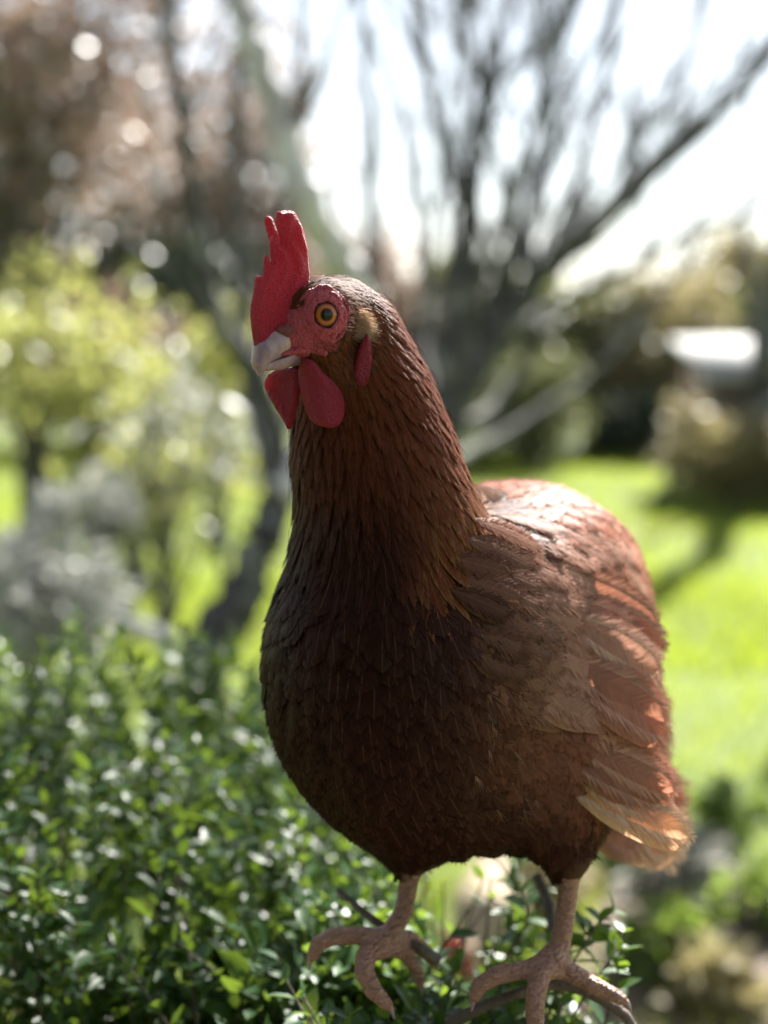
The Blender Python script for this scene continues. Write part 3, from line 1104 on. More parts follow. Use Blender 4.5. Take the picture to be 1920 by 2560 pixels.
packs.append(feathers(CP[m], .034 * RNG.uniform(.85, 1.25, k), .0185 * RNG.uniform(.85, 1.2, k), 'contour', FT[m], .02, .0038, rows=7, jitter=.13, nb=7, over=.16))
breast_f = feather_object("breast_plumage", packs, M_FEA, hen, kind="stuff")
packs = []
m = back & ~head
k = m.sum()
packs.append(feathers(CP[m], .034 * RNG.uniform(.85, 1.25, k), .0165 * RNG.uniform(.85, 1.2, k), 'contour', tones(k, (.36, .145, .088), .14, .04), .06, .0036, rows=7, jitter=.12, nb=14, over=.5))
back_f = feather_object("back_plumage", packs, M_FEA, hen, kind="stuff")
packs = []
m = thigh & low & ~isneck & ~back
k = m.sum()
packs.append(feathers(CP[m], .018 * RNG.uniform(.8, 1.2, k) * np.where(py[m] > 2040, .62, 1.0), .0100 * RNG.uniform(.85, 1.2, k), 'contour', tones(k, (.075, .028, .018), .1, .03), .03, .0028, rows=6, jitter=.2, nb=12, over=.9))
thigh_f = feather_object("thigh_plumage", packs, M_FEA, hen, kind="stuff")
barb_object("plumage_barbs", hen)

# ---- large single feathers: wing coverts, flight feathers, tail
def big_feather(name, p0, p1, width, nrm, col, gold=.15, bend=.10, parent=hen, curl=0.0, mat=None, nb=56, over=.14):
    p0 = np.asarray(p0); p1 = np.asarray(p1)
    Lg = np.linalg.norm(p1 - p0)
    nrm = unit(nrm)
    rows = 11
    v = np.linspace(0, 1, rows)
    t = unit(p1 - p0)
    nrm = unit(nrm - t * (nrm @ t))
    sd = np.cross(nrm, t)
    SPn = p0 + (p1 - p0) * v[:, None] + nrm * (bend * Lg * np.sin(v * math.pi) + curl * Lg * v ** 3)[:, None]
    us = np.linspace(-1, 1, 9)
    w = profile('flight', v) * width * .5
    Vv = SPn[:, None] + sd[None, None] * (w[:, None] * us[None])[..., None] - nrm[None, None] * (.18 * w[:, None] * us[None] ** 2 + .0004 * np.sin(v * 40)[:, None] * us[None])[..., None]
    qd = [[r * 9 + c, r * 9 + c + 1, (r + 1) * 9 + c + 1, (r + 1) * 9 + c] for r in range(rows - 1) for c in range(8)]
    uv = np.stack([np.tile((us + 1) / 2 * .98 + .01, rows) + FID[0] % 997, np.repeat(v, 9)], 1); FID[0] += 1
    cc = np.ones((rows * 9, 4)); cc[:, :3] = col; cc[:, 3] = gold
    fo = feather_object(name, [(Vv.reshape(-1, 3), np.array(qd), uv, cc)], mat or M_BIG, parent)
    if nb:
        TTn = unit(np.gradient(SPn, axis=0))
        BARBS.append(barbs_for(SPn[None], TTn[None], np.broadcast_to(sd, SPn.shape)[None], np.broadcast_to(nrm, SPn.shape)[None], w[None], np.array([width]), np.asarray(col)[None], nb, over, .8, .18, lo=.05))
        barb_object("barbs", fo)
    return fo

PINK = np.array((.52, .275, .195)); RUST = np.array((.26, .10, .055)); BUFF = np.array((.72, .50, .35)); PALE = np.array((.64, .47, .38))
nw = unit([.55, -.83, .15])
rr = random.Random(3)
# wing coverts, rows running down the left flank, lying on the contour feathers
cx, cy = [], []
for j_ in range(10):
    for i_ in range(8):
        x_ = 1130 + i_ * 52 + (j_ % 2) * 26 + rr.uniform(-14, 14); y_ = 1290 + j_ * 50 + i_ * 8 + rr.uniform(-14, 14)
        if y_ < 1310 + (x_ - 1130) * -.25 or y_ > 1800 - max(0, 1300 - x_) * .8: continue
        cx.append(x_); cy.append(y_)
cx = np.array(cx); cy = np.array(cy)
lx_ = np.array([rr.uniform(120, 165) for _ in cx]); ly_ = np.array([rr.uniform(45, 95) for _ in cx])
ex = np.minimum(cx + lx_, 1600); ey = cy + ly_
A0, N0 = hits(cx, cy, .0024)
A1, N1 = hits(ex, ey, .0062)
for k_ in range(len(cx)):
    if np.linalg.norm(A1[k_] - A0[k_]) > .075: continue
    f_ = np.clip((cx[k_] - 1120) / 300, 0, 1)  # coverts carry the painted light too: dark by the breast, pale rearward
    big_feather("wing_covert", A0[k_], A1[k_], rr.uniform(.017, .024), N0[k_] + N1[k_] + RNG.normal(0, .12, 3), (RUST * (.36 + .3 * np.clip((1480 - cy[k_]) / 150, 0, 1)) * (1 - f_) + PINK * .95 * f_) * rr.uniform(.82, 1.15), .04, .03, mat=M_COV, nb=44, over=.22)
# flight feathers of the folded wing and the drooping tail behind, thin and lit through
for (x0, y0, D0, x1, y1, D1, wd, c) in [
    (1490, 1400, 1.04, 1612, 1560, 1.06, .030, PINK), (1500, 1470, 1.03, 1640, 1640, 1.05, .034, PALE * .9), (1500, 1540, 1.02, 1648, 1720, 1.04, .034, PINK * 1.1),
    (1490, 1600, 1.00, 1660, 1790, 1.02, .038, PINK), (1480, 1650, .99, 1652, 1850, 1.01, .038, PINK * 1.2), (1470, 1700, .98, 1664, 1890, 1.00, .040, PINK),
    (1460, 1750, .975, 1655, 1935, .99, .040, PINK * 1.15), (1450, 1800, .97, 1672, 1965, .985, .044, PINK), (1440, 1840, .965, 1700, 2005, .98, .046, PINK * 1.2),
    (1440, 1880, .96, 1714, 2050, .975, .048, PINK * 1.1), (1440, 1920, .955, 1716, 2095, .97, .048, BUFF), (1440, 1950, .95, 1706, 2132, .965, .046, BUFF * 1.05),
    (1430, 1975, .945, 1650, 2130, .96, .042, BUFF * .9), (1410, 1990, .935, 1590, 2118, .945, .036, PINK), (1400, 1900, .93, 1570, 2040, .94, .034, RUST),
    (1390, 1830, .925, 1560, 1960, .935, .034, RUST), (1390, 1760, .92, 1575, 1880, .935, .034, RUST * 1.1)]:
    big_feather("tail_feather", W(x0, y0, D0), W(x1, y1, D1), wd, V3(.45, -.75, .5) + V3(rr.uniform(-.15, .15), 0, rr.uniform(-.2, .2)), c * rr.uniform(.9, 1.1), .05, .05, curl=rr.uniform(-.05, .08), nb=110, over=.06)
# loose plumes down the rear edge of the flank, standing off the body
yy = np.linspace(1440, 1985, 16)
xb = np.array([rr.uniform(1450, 1510) for _ in yy])
B0, NB0 = hits(xb - 45, yy - 15, -.004)
for k_, y_ in enumerate(yy):
    f_ = k_ / 15
    xt = 1628 + 40 * f_ + 46 * max(0, f_ - .7) / .3 + rr.uniform(-8, 14); yt = y_ + rr.uniform(95, 150)
    Dp = (B0[k_] - C0) @ C_F
    c_ = (PINK * (1 - f_) + PINK * 1.15 * f_) * rr.uniform(.8, 1.15)
    if k_ > 13: c_ = BUFF
    if k_ == 3: c_ = PINK * .6 + PALE * .5
    big_feather("flank_plume", B0[k_], W(xt, min(yt, 2120), Dp + .012 + .02 * (1 - f_)), rr.uniform(.026, .038), V3(.35, -.8, .45) + V3(rr.uniform(-.2, .2), 0, rr.uniform(-.25, .25)), c_, .03, .08, curl=rr.uniform(-.04, .10), nb=110, over=.07)
# pale tips on the shoulder
for (x0, y0, D0, x1, y1, D1, wd) in [(1260, 1250, .900, 1355, 1275, .915, .010), (1270, 1285, .895, 1352, 1300, .910, .010), (1480, 1520, .93, 1585, 1570, .95, .012), (1300, 1235, .92, 1400, 1275, .935, .013), (1400, 1290, .93, 1500, 1360, .95, .013), (1180, 1215, .885, 1270, 1262, .90, .010)]:
    big_feather("shoulder_feather", W(x0, y0, D0), W(x1, y1, D1), wd, nw + V3(0, 0, .4), PALE, .0, .08)

# ---- filaments: stray barbs on flank and cheek, and the ear tuft
def strands(name, P, D, ln, r, col, bend=.3, parent=hen, seg=4, grav=V3(0, 0, -1)):
    n = len(P)
    D = unit(D)
    ln = np.broadcast_to(ln, (n,))[:, None]
    v = np.linspace(0, 1, seg)
    side = unit(np.cross(D, rand_dirs(n)))
    up_ = unit(np.cross(D, side))
    bendv = unit(grav + .6 * rand_dirs(n))
    Vv = []
    for x in v:
        c = P + D * ln * x + bendv * ln * bend * x * x
        ww = r * (1 - .85 * x)
        Vv += [c + side * ww, c - side * .5 * ww + up_ * .87 * ww, c - side * .5 * ww - up_ * .87 * ww]
    Vv = np.stack(Vv, 1).reshape(-1, 3)
    q = [[a * 3 + b, a * 3 + (b + 1) % 3, (a + 1) * 3 + (b + 1) % 3, (a + 1) * 3 + b] for a in range(seg - 1) for b in range(3)]
    Qd = (np.arange(n)[:, None, None] * seg * 3 + np.array(q)[None]).reshape(-1, 4)
    bg = Bag()
    bg.add(Vv, Qd, None, None, np.repeat(np.broadcast_to(col, (n, 3)), seg * 3, axis=0))
    return obj(name, bg.mesh(name, [M_HAIR]), parent, kind="stuff")

# ear tuft
n = 900
base, nb_ = hit(893, 808, -.001)
Pt = base + HF * RNG.normal(0, .0020, n)[:, None] + HU * RNG.normal(-.0005, .0036, n)[:, None]
strands("ear_tuft", Pt, -HF * .70 + nb_ * .95 + HU * .05 + .30 * rand_dirs(n), RNG.uniform(.005, .0110, n), .00015,
        tones(n, (.80, .58, .42), .25), .25)
# short bristles on the bare cheek and crown
fm = np.where(facem)[0]
fm = RNG.choice(fm, min(len(fm), 1500), replace=False)
Pf = fc[fm]; hcf = head_co(Pf)
sel = (hcf[:, 0] < 17) & (np.hypot(hcf[:, 0] - 8, hcf[:, 2] - 2) > 12)
Pf = Pf[sel]
nf_ = grad(sd_hen, Pf)
strands("cheek_bristles", Pf, -HF * .8 - HU * .35 + nf_ * .45, RNG.uniform(.003, .006, len(Pf)), .00010, tones(len(Pf), (.20, .08, .05), .3), .2)
# loose pale barbs on the flank
sel = RNG.choice(np.where((px > 1150) & (py > 1400) & (py < 2000) & (dep < .95))[0], 90)
Pq = np.repeat(CP[sel], 7, axis=0)
nq_ = grad(sd_hen, Pq)
Dq = flow_at(Pq) + .22 * RNG.standard_normal((len(Pq), 3)) + nq_ * .12
strands("loose_barbs", Pq + nq_ * .0042 + flow_at(Pq) * .012, Dq, RNG.uniform(.006, .014, len(Pq)), .00009, tones(len(Pq), (.50, .34, .26), .3), .15)

# fine barbs that soften the margins all over the plumage
sel = RNG.choice(len(CP), 1800)
sel = sel[~head[sel]]
Pq = CP[sel] + RNG.normal(0, .003, (len(sel), 3))
nq_ = grad(sd_hen, Pq)
Pq = Pq - nq_ * (sd_hen(Pq) - .0032)[:, None]
fl_ = flow_at(Pq); fl_ = unit(fl_ - nq_ * (fl_ * nq_).sum(1)[:, None])
strands("fine_barbs", Pq, fl_ + .16 * RNG.standard_normal((len(Pq), 3)) + nq_ * .07, RNG.uniform(.007, .015, len(Pq)), .00011, tones(len(Pq), (.11, .036, .020), .3), .05)

# small bristles that lie over the rim of the bare skin round each eye
for ce_, Rm_ in EYES:
    n = 900
    an = RNG.uniform(0, 2 * math.pi, n)
    rd_ = RNG.uniform(.0118, .0152, n)
    out_ = np.cos(an)[:, None] * Rm_[:, 0] + np.sin(an)[:, None] * Rm_[:, 1]
    Pb = ce_ + out_ * rd_[:, None] + Rm_[:, 2] * (.0040 - (rd_ - .0118) * .9)[:, None]
    keep_ = (out_ @ HF < .35) | (out_ @ HU > .2)
    Pb = Pb[keep_]; out_ = out_[keep_]
    strands("eye_bristles", Pb, -HF * .75 + out_ * .35 + Rm_[:, 2] * .18 + .18 * rand_dirs(len(Pb)), RNG.uniform(.0025, .0055, len(Pb)), .00013, tones(len(Pb), (.15, .055, .030), .35), .1)

# ================================================================== the garden
def ground_mat():
    m, nt, out = nmat("lawn")
    geo = N(nt, "ShaderNodeNewGeometry")
    n1 = noise_n(nt, 0.55, 4, 0.6, geo.outputs["Position"])
    n2 = noise_n(nt, 9.0, 4, 0.6, geo.outputs["Position"])
    c = mixc(nt, n2.outputs[0], (0.060, 0.095, 0.016), (0.115, 0.165, 0.028))
    c = mixc(nt, ramp(nt, n1.outputs[0], [(0.50, (0, 0, 0)), (0.66, (1, 1, 1))]), c, (0.12, 0.105, 0.040))
    pr = N(nt, "ShaderNodeBsdfPrincipled", Roughness=0.9)
    L(nt, c, pr.inputs["Base Color"])
    L(nt, bump_n(nt, n2.outputs[0], 0.8, 0.03), pr.inputs["Normal"])
    L(nt, pr.outputs[0], out.inputs[0])
    return m

def soil_mat():
    m, nt, out = nmat("soil")
    geo = N(nt, "ShaderNodeNewGeometry")
    n1 = noise_n(nt, 14.0, 5, 0.65, geo.outputs["Position"])
    c = mixc(nt, n1.outputs[0], (0.075, 0.052, 0.038), (0.21, 0.165, 0.125))
    pr = N(nt, "ShaderNodeBsdfPrincipled", Roughness=0.95)
    L(nt, c, pr.inputs["Base Color"])
    L(nt, bump_n(nt, n1.outputs[0], 1.0, 0.03), pr.inputs["Normal"])
    L(nt, pr.outputs[0], out.inputs[0])
    return m

# lawn: one sheet out to the horizon, finer and gently uneven near by
gx = np.concatenate([[-600, -120, -40], np.linspace(-16, 16, 65), [40, 120, 600]])
gy = np.concatenate([[-600, -60], np.linspace(-6, 26, 65), [50, 150, 900]])
GX, GY = np.meshgrid(gx, gy, indexing='ij')
def gz(x, y):
    return 0.025 * np.sin(x * 1.3 + .4) * np.sin(y * .9) + 0.018 * np.sin(x * 2.9 + y * 2.1)
near_w = np.exp(-((GX / 14) ** 4 + ((GY - 9) / 16) ** 4))
GV = np.stack([GX, GY, gz(GX, GY) * near_w], -1).reshape(-1, 3)
ny_ = len(gy)
ii, jj = np.meshgrid(np.arange(len(gx) - 1), np.arange(ny_ - 1), indexing='ij')
a_ = (ii * ny_ + jj).ravel()
GQ = np.stack([a_, a_ + ny_, a_ + ny_ + 1, a_ + 1], 1)
obj("lawn", mesh_np("lawn", GV, GQ, None, True, [ground_mat()]), kind="structure")

# grass blades, let the light through
def grass(n, xr, yr, hh, ww, seed):
    r = np.random.default_rng(seed)
    x = r.uniform(*xr, n); y = yr[0] + (yr[1] - yr[0]) * r.random(n) ** 1.4
    z = gz(x, y) - .004
    ang = r.uniform(0, 2 * math.pi, n)
    h = hh * r.uniform(.5, 1.3, n); w = ww * r.uniform(.7, 1.3, n)
    le = r.normal(0, .45, (n, 2)) * h[:, None]
    B = np.stack([x, y, z], 1)
    S = np.stack([np.cos(ang), np.sin(ang), np.zeros(n)], 1) * w[:, None] * .5
    Tp = B + np.stack([le[:, 0], le[:, 1], h], 1)
    Md = B + np.stack([le[:, 0] * .35, le[:, 1] * .35, h * .6], 1)
    V = np.stack([B - S, B + S, Md + S * .8, Md - S * .8, Tp], 1).reshape(-1, 3)
    k = np.arange(n)[:, None] * 5
    patch = .5 + .5 * np.sin(x * 1.7 + 2 * np.sin(y * .8)) * np.sin(y * 1.3 + x * .6)
    return V, k + np.array([[0, 1, 2, 3]]), k + np.array([[3, 2, 4]]), np.clip(.55 * patch + .45 * r.random(n), 0, 1)
M_GRASS = leaf_mat("grass_blade", (0.085, 0.135, 0.014), (0.20, 0.25, 0.030), trans=.55, rough=.5, tcol=(0.42, 0.52, 0.045), spec=.3)
bg = Bag()
for args in ((70000, (-4.5, 5.5), (2.4, 8), .055, .007, 1), (70000, (-7, 9), (6, 17), .075, .012, 2)):
    gV, gQ, gT, gt = grass(*args)
    bg.add(gV, gQ, gT, None, np.repeat(gt, 5)[:, None] * np.ones((1, 3)))
obj("grass", bg.mesh("grass", [M_GRASS], smooth=False), kind="stuff", label="sunlit yellow-green grass covering the lawn", category="grass")

# bare bed at the right, in front of the lawn
bp = np.array([WG(x, y, 0.03)[:2] for x, y in ((1330, 2640), (1420, 2330), (1560, 2190), (1700, 2140), (1850, 2170), (2060, 2200), (2200, 2640))])
bc_ = bp.mean(0)
bV = [[bc_[0], bc_[1], .075]]
for k_ in (.5, .85, 1.0):
    for p in catmull(np.vstack([bp, bp[:1]]), 29)[:-1]:
        q = bc_ + (p - bc_) * k_
        bV.append([q[0], q[1], {.5: .07, .85: .05, 1.0: -.03}[k_] + RNG.normal(0, .006)])
n_ = 28
bT = [[0, 1 + i, 1 + (i + 1) % n_] for i in range(n_)]
bQ = [[1 + r * n_ + i, 1 + (r + 1) * n_ + i, 1 + (r + 1) * n_ + (i + 1) % n_, 1 + r * n_ + (i + 1) % n_] for r in range(2) for i in range(n_)]
obj("flower_bed", mesh_np("flower_bed", np.array(bV), np.array(bQ), np.array(bT), True, [soil_mat()]), kind="structure")

# ---- hedge under the hen
M_BOX = leaf_mat("hedge_leaf", (0.016, 0.050, 0.020), (0.052, 0.128, 0.034), trans=.30, rough=.42, tcol=(0.32, 0.48, 0.05), spec=.5)
M_TWIG = bark_mat("hedge_twig", (0.07, 0.05, 0.04), (0.20, 0.155, 0.13), (0.26, 0.23, 0.20), .4, 60)
hedge = thing("hedge", "leafy green hedge with small glossy oval leaves under the brown hen", "hedge", (-.1, 1.05, 0))

def ztop(x, y):
    rise = np.clip((-x - .01) / .26, 0, 1)
    return 1.006 + .092 * rise ** 1.05 * (.45 + .55 * np.clip((y - .82) / .32, 0, 1))

LC, LT, LN, LLn, LW, LTone = [], [], [], [], [], []
twigs = Bag()
rg = np.random.default_rng(77)
def shoot(x, y, zt, ln, lean, r0=.0016, leaf=1.0, n=None, bag=None, nice=False):
    base = np.array([x - lean[0] * ln, y - lean[1] * ln, zt - ln])
    mid = base * .5 + np.array([x, y, zt]) * .5 + rg.normal(0, .012, 3)
    P = catmull([base, mid, [x, y, zt]], 9)
    tube(bag if bag is not None else twigs, P, np.linspace(r0, r0 * .4, 9), 5, cap=False)
    Tn = unit(np.gradient(P, axis=0))
    k = n or int(ln / .0105)
    ts = np.linspace(.18, 1.0, k)
    az = rg.uniform(0, 6.28)
    for i, t in enumerate(ts):
        f = t * 8; j = min(int(f), 7)
        p = P[j] + (P[j + 1] - P[j]) * (f - j)
        d = Tn[j]
        az += math.pi / 2 + rg.normal(0, .3)
        s1 = unit(np.cross(d, [math.cos(az), math.sin(az), .2]))
        for sg in (1, -1):
            out = unit(s1 * sg * rg.uniform(.7, 1.1) + d * rg.uniform(.45, .9) + rg.normal(0, .15, 3))
            nn = unit(d * .8 + V3(0, 0, .5) - out * .3 + rg.normal(0, .35, 3))
            LC.append(p); LT.append(out); LN.append(nn)
            sz = leaf * rg.uniform(.7, 1.25) * (.75 + .4 * math.sin(min(t, .95) * 3.1))
            LLn.append(.0195 * sz); LW.append(.0106 * sz * rg.uniform(.85, 1.15))
            LTone.append(np.clip(rg.normal(.30 + .35 * (t > .8), .22), 0, 1))

def blocked(x, y):
    return False
for i in range(215):                                     # the high part, left of the hen
    x = rg.uniform(-.46, .0); y = rg.uniform(.94, 1.52)
    if x > -.10 and y < .95 and rg.random() < .5: continue
    zt = ztop(x, y) + rg.normal(-.012, .022)
    shoot(x, y, zt, rg.uniform(.14, .26), rg.normal(0, .22, 2), leaf=rg.uniform(.85, 1.15))
for i in range(120):                                     # the side that faces the viewer
    x = rg.uniform(-.36, .0); y = rg.uniform(.91, .98)
    zt = rg.uniform(.86, ztop(x, y) - .02)
    shoot(x, y, zt, rg.uniform(.10, .20), [rg.normal(0, .3), rg.normal(-.25, .2)], leaf=rg.uniform(.9, 1.25))
for i in range(90):                                      # the low end that carries the feet
    x = rg.uniform(-.05, .115); y = rg.uniform(.80, 1.02)
    zt = 1.000 + rg.normal(-.012, .014) - .12 * max(0, x - .09) - (.02 if y < .86 else 0)
    shoot(x, y, zt, rg.uniform(.08, .18), rg.normal(0, .3, 2), leaf=rg.uniform(.75, 1.05))
for i in range(13):                                      # loose sprigs behind the legs
    x = rg.uniform(-.02, .15); y = rg.uniform(.95, 1.15)
    shoot(x, y, 1.035 + rg.normal(0, .02), rg.uniform(.08, .15), rg.normal(0, .35, 2), leaf=rg.uniform(.7, 1.0))
for i in range(46):                                      # sprigs in front of and around the toes
    x = rg.uniform(-.07, .15); y = rg.uniform(.79, .86)
    shoot(x, y, .985 + rg.normal(-.012, .012), rg.uniform(.06, .12), [rg.normal(0, .3), rg.normal(-.1, .25)], leaf=rg.uniform(.7, 1.0))
for (x, y) in ((1530, 2280), (1560, 2330), (1500, 2300), (1545, 2370)):
    p = W(x, y, .93)
    shoot(p[0], p[1], p[2], .10, [.45, .1], leaf=.9)
LC = np.array(LC); LT = np.array(LT); LN = np.array(LN); LLn = np.array(LLn); LW = np.array(LW); LTone = np.array(LTone)
# leaves never grow through the bird
clear = sd_hen(LC + LT * (LLn * .6)[:, None]) > .007
clear &= sd_hen(LC) > .004
gx0, gy0, gd0 = to_px(LC)
gap = (gx0 > 1085) & (gx0 < 1280) & (gy0 > 2150) & (gy0 < 2425) & (RNG.random(len(LC)) < .88)      # an opening in the sprigs between the legs
clear &= ~gap
LC, LT, LN, LLn, LW, LTone = [q[clear] for q in (LC, LT, LN, LLn, LW, LTone)]
lx, ly, ld = to_px(LC + LT * LLn[:, None] * .5)
vdir = unit(LC - C0)
area = LLn * LW / ld ** 2 * (.25 + np.abs((vdir * LN).sum(1)))
inf = (lx > -20) & (lx < 1940) & (ly > 1300) & (ly < 2580) & ~((lx > 780) & (lx < 1500) & (ly < 2060))
front = ld < .98
score = np.where(inf & front, area, 0)
order = np.argsort(-score)[:300]
single = np.zeros(len(LC), bool); single[order] = True
# the 300 that show largest are leaves of their own, sharing a few meshes
lv = []
for k_ in range(8):
    b_ = leaf_blades(np.zeros((1, 3)), V3(0, 1, 0)[None], V3(0, 0, 1)[None], 1.0, 0.53, .28, .06 + .03 * k_, np.full((1, 3), .1 + .1 * k_))
    lv.append(b_.mesh("leaf", [M_BOX]))
inv_h = Matrix.Translation(-Vector(hedge.location))
for i in order:
    t = unit(LT[i]); s = unit(np.cross(t, LN[i])); u = np.cross(s, t)
    M4 = Matrix(np.stack([s * LW[i] / .53, t * LLn[i], u * LLn[i]], 1)).to_4x4()
    M4.translation = Vector(LC[i])
    o = bpy.data.objects.new("leaf", lv[int(np.clip(LTone[i] * 8, 0, 7))])
    COL.objects.link(o)
    o.parent = hedge
    o.matrix_parent_inverse = inv_h
    o.matrix_basis = M4
rest = ~single
fb = leaf_blades(LC[rest], LT[rest], LN[rest], LLn[rest], LW[rest], .28, .12, LTone[rest][:, None] * np.ones((1, 3)))
obj("foliage", fb.mesh("foliage", [M_BOX]), hedge, kind="stuff")
obj("twigs", twigs.mesh("twigs", [M_TWIG]), hedge, kind="stuff")
def stem(pts, r0, r1, n=16):
    b_ = Bag()
    P = catmull(pts, n)
    tube(b_, P, np.linspace(r0, r1, n), 8, wob=.05)
    obj("branch", b_.mesh("branch", [M_TWIG]), hedge)
stem([W(845, 2225, .92), W(880, 2255, .91), W(935, 2300, .895), W(1100, 2400, .88)], .0018, .0028)
stem([W(1120, 2560, .86), W(1250, 2500, .856), W(1400, 2462, .864), W(1545, 2524, .868), W(1600, 2600, .868)], .0035, .0028)
stem([W(1340, 2190, .98), W(1365, 2240, .97), W(1385, 2330, .95), W(1400, 2480, .92)], .0036, .0040)
for k_ in range(14):
    x0 = rg.uniform(-.36, .05); y0 = rg.uniform(.92, 1.30)
    top = ztop(x0, y0) - rg.uniform(.02, .08)
    stem([V3(x0 + rg.normal(0, .05), y0 + .05, 0.0), V3(x0 + rg.normal(0, .03), y0 + .03, .45), V3(x0, y0, top)], .010, .0010, 14)

# ---- bare trees
M_BARKD = bark_mat("dark_bark", (0.040, 0.038, 0.037), (0.11, 0.105, 0.10), (0.24, 0.25, 0.22), .3, 22)
M_BARKL = bark_mat("skylit_lichen_bark", (0.42, 0.39, 0.39), (0.62, 0.58, 0.58), (0.74, 0.71, 0.70), .7, 22)  # pale base stands in for skylight on the limbs, besides the lichen

def limb(tree, pts, r0, r1, mat, n=26, name="limb", tw=None, ntw=0, tl=.5, sides=10):
    b_ = Bag()
    P = catmull(pts, n)
    P[1:-1] += RNG.normal(0, r1 * .25, (n - 2, 3))
    tube(b_, P, np.linspace(r0, r1, n), sides, wob=.06)
    o = obj(name, b_.mesh(name, [mat]), tree)
    if tw is not None and ntw:
        for _ in range(ntw):
            j = RNG.integers(n // 4, n - 1)
            T_ = unit(P[j + 1] - P[j] if j < n - 1 else P[j] - P[j - 1])
            d = unit(T_ * .6 + V3(*RNG.normal(0, .55, 2), .65))
            ln = tl * RNG.uniform(.4, 1.2)
            q = P[j] + d * ln * .5 + RNG.normal(0, .04 * ln, 3)
            e = q + unit(d + V3(0, 0, .5) + RNG.normal(0, .2, 3)) * ln * .5
            tube(tw, catmull([P[j], q, e], 8), np.linspace(max(r1 * .5, .006), .0035, 8), 5, cap=False)
            for _k in range(3):
                f = RNG.uniform(.3, .95)
                s0 = P[j] * (1 - f) + e * f
                tube(tw, catmull([s0, s0 + unit(d + RNG.normal(0, .6, 3)) * ln * .3], 4), np.linspace(.004, .0018, 4), 4, cap=False)
    return o

def pxpath(lst, D):
    return [W(x, y, D + dd) for x, y, dd in lst]

near_tree = thing("garden_tree", "many-stemmed bare garden tree with curving grey limbs behind the hedge on the left", "tree", tuple(V3(*WG(560, 1905, 0.0))))
D1 = 4.0
gb = WG(560, 1905, -.05)
tw = Bag()
limb(near_tree, [gb, *pxpath([(500, 1690, 0), (565, 1560, 0), (640, 1400, .05), (690, 1240, .1)], D1)], .075, .050, M_BARKD, name="trunk", n=30)
limb(near_tree, pxpath([(690, 1240, .1), (690, 1090, .1), (650, 950, .05), (570, 845, 0), (530, 740, 0), (508, 620, 0), (480, 450, -.05), (440, 230, -.1), (425, -20, -.1), (380, -300, -.1)], D1), .034, .014, M_BARKD, n=44, tw=tw, ntw=12, tl=.5)
limb(near_tree, pxpath([(690, 1240, .1), (800, 1120, .2), (930, 960, .2), (900, 780, .1), (850, 660, 0), (770, 500, -.1), (705, 310, -.1), (640, 120, -.1), (590, -80, -.1), (540, -300, -.1)], D1), .058, .036, M_BARKL, n=44, tw=tw, ntw=8, tl=.5)
limb(near_tree, pxpath([(520, 1720, 0), (440, 1630, -.1), (330, 1560, -.2), (220, 1490, -.3), (120, 1440, -.4)], D1), .034, .020, M_BARKL, n=26, tw=tw, ntw=4, tl=.3)
limb(near_tree, pxpath([(690, 1240, .1), (630, 1000, .4), (600, 700, .5), (590, 400, .5), (600, 120, .5), (620, -200, .5)], D1), .028, .012, M_BARKD, n=30, tw=tw, ntw=8, tl=.5)
limb(near_tree, pxpath([(650, 950, .05), (660, 780, .4), (690, 600, .5), (745, 420, .6), (760, 200, .6), (730, -100, .6)], D1), .020, .010, M_BARKD, n=26, tw=tw, ntw=6, tl=.4)
obj("twigs", tw.mesh("twigs", [M_BARKD]), near_tree, kind="stuff")

def limbB(tree, pts, r0, r1, mat, **kw):
    return limb(tree, pts, r0 * .95, r1 * 1.2, mat, **kw)
bare = thing("bare_tree", "bare dark tree with wide forking branches against the white sky behind the hen", "tree", tuple(V3(*WG(1010, 1650, 0.0))))
D2 = 5.6
gb = WG(1010, 1740, -.05)
tw = Bag()
limbB(bare, [gb, *pxpath([(1030, 1400, 0), (1070, 1180, 0)], D2)], .10, .075, M_BARKD, name="trunk", n=20)
limbB(bare, pxpath([(1070, 1180, 0), (1150, 1010, 0), (1250, 840, 0), (1340, 700, 0), (1440, 615, -.1), (1580, 480, -.2), (1740, 335, -.3), (1925, 135, -.4), (2100, -60, -.5)], D2), .062, .020, M_BARKD, n=50, tw=tw, ntw=14, tl=.7)
limbB(bare, pxpath([(1070, 1180, 0), (1110, 980, 0), (1150, 780, 0), (1160, 600, 0), (1185, 400, 0), (1212, 230, 0), (1180, 140, .05), (1150, -40, .1), (1140, -260, .1)], D2), .045, .015, M_BARKD, n=44, tw=tw, ntw=10, tl=.6)
limbB(bare, pxpath([(1205, 250, 0), (1250, 200, 0), (1330, 130, .1), (1400, 40, .1), (1450, -80, .2)], D2), .020, .012, M_BARKD, n=22, tw=tw, ntw=5, tl=.4)
limbB(bare, pxpath([(1070, 1180, 0), (1000, 1000, .1), (940, 820, .1), (925, 620, .1), (925, 480, .1), (940, 340, .1), (912, 180, .1), (905, 0, .1), (890, -200, .1)], D2), .034, .013, M_BARKD, n=40, tw=tw, ntw=8, tl=.5)
limbB(bare, pxpath([(1090, 1080, 0), (1060, 850, .4), (1075, 620, .5), (1100, 430, .6), (1080, 240, .6), (1060, 0, .7)], D2), .026, .012, M_BARKD, n=30, tw=tw, ntw=8, tl=.5)
limbB(bare, pxpath([(1200, 920, 0), (1320, 760, .5), (1400, 600, .8), (1460, 400, .9), (1510, 220, 1.0), (1540, 20, 1.0), (1560, -200, 1.0)], D2), .034, .016, M_BARKD, n=34, tw=tw, ntw=9, tl=.6)
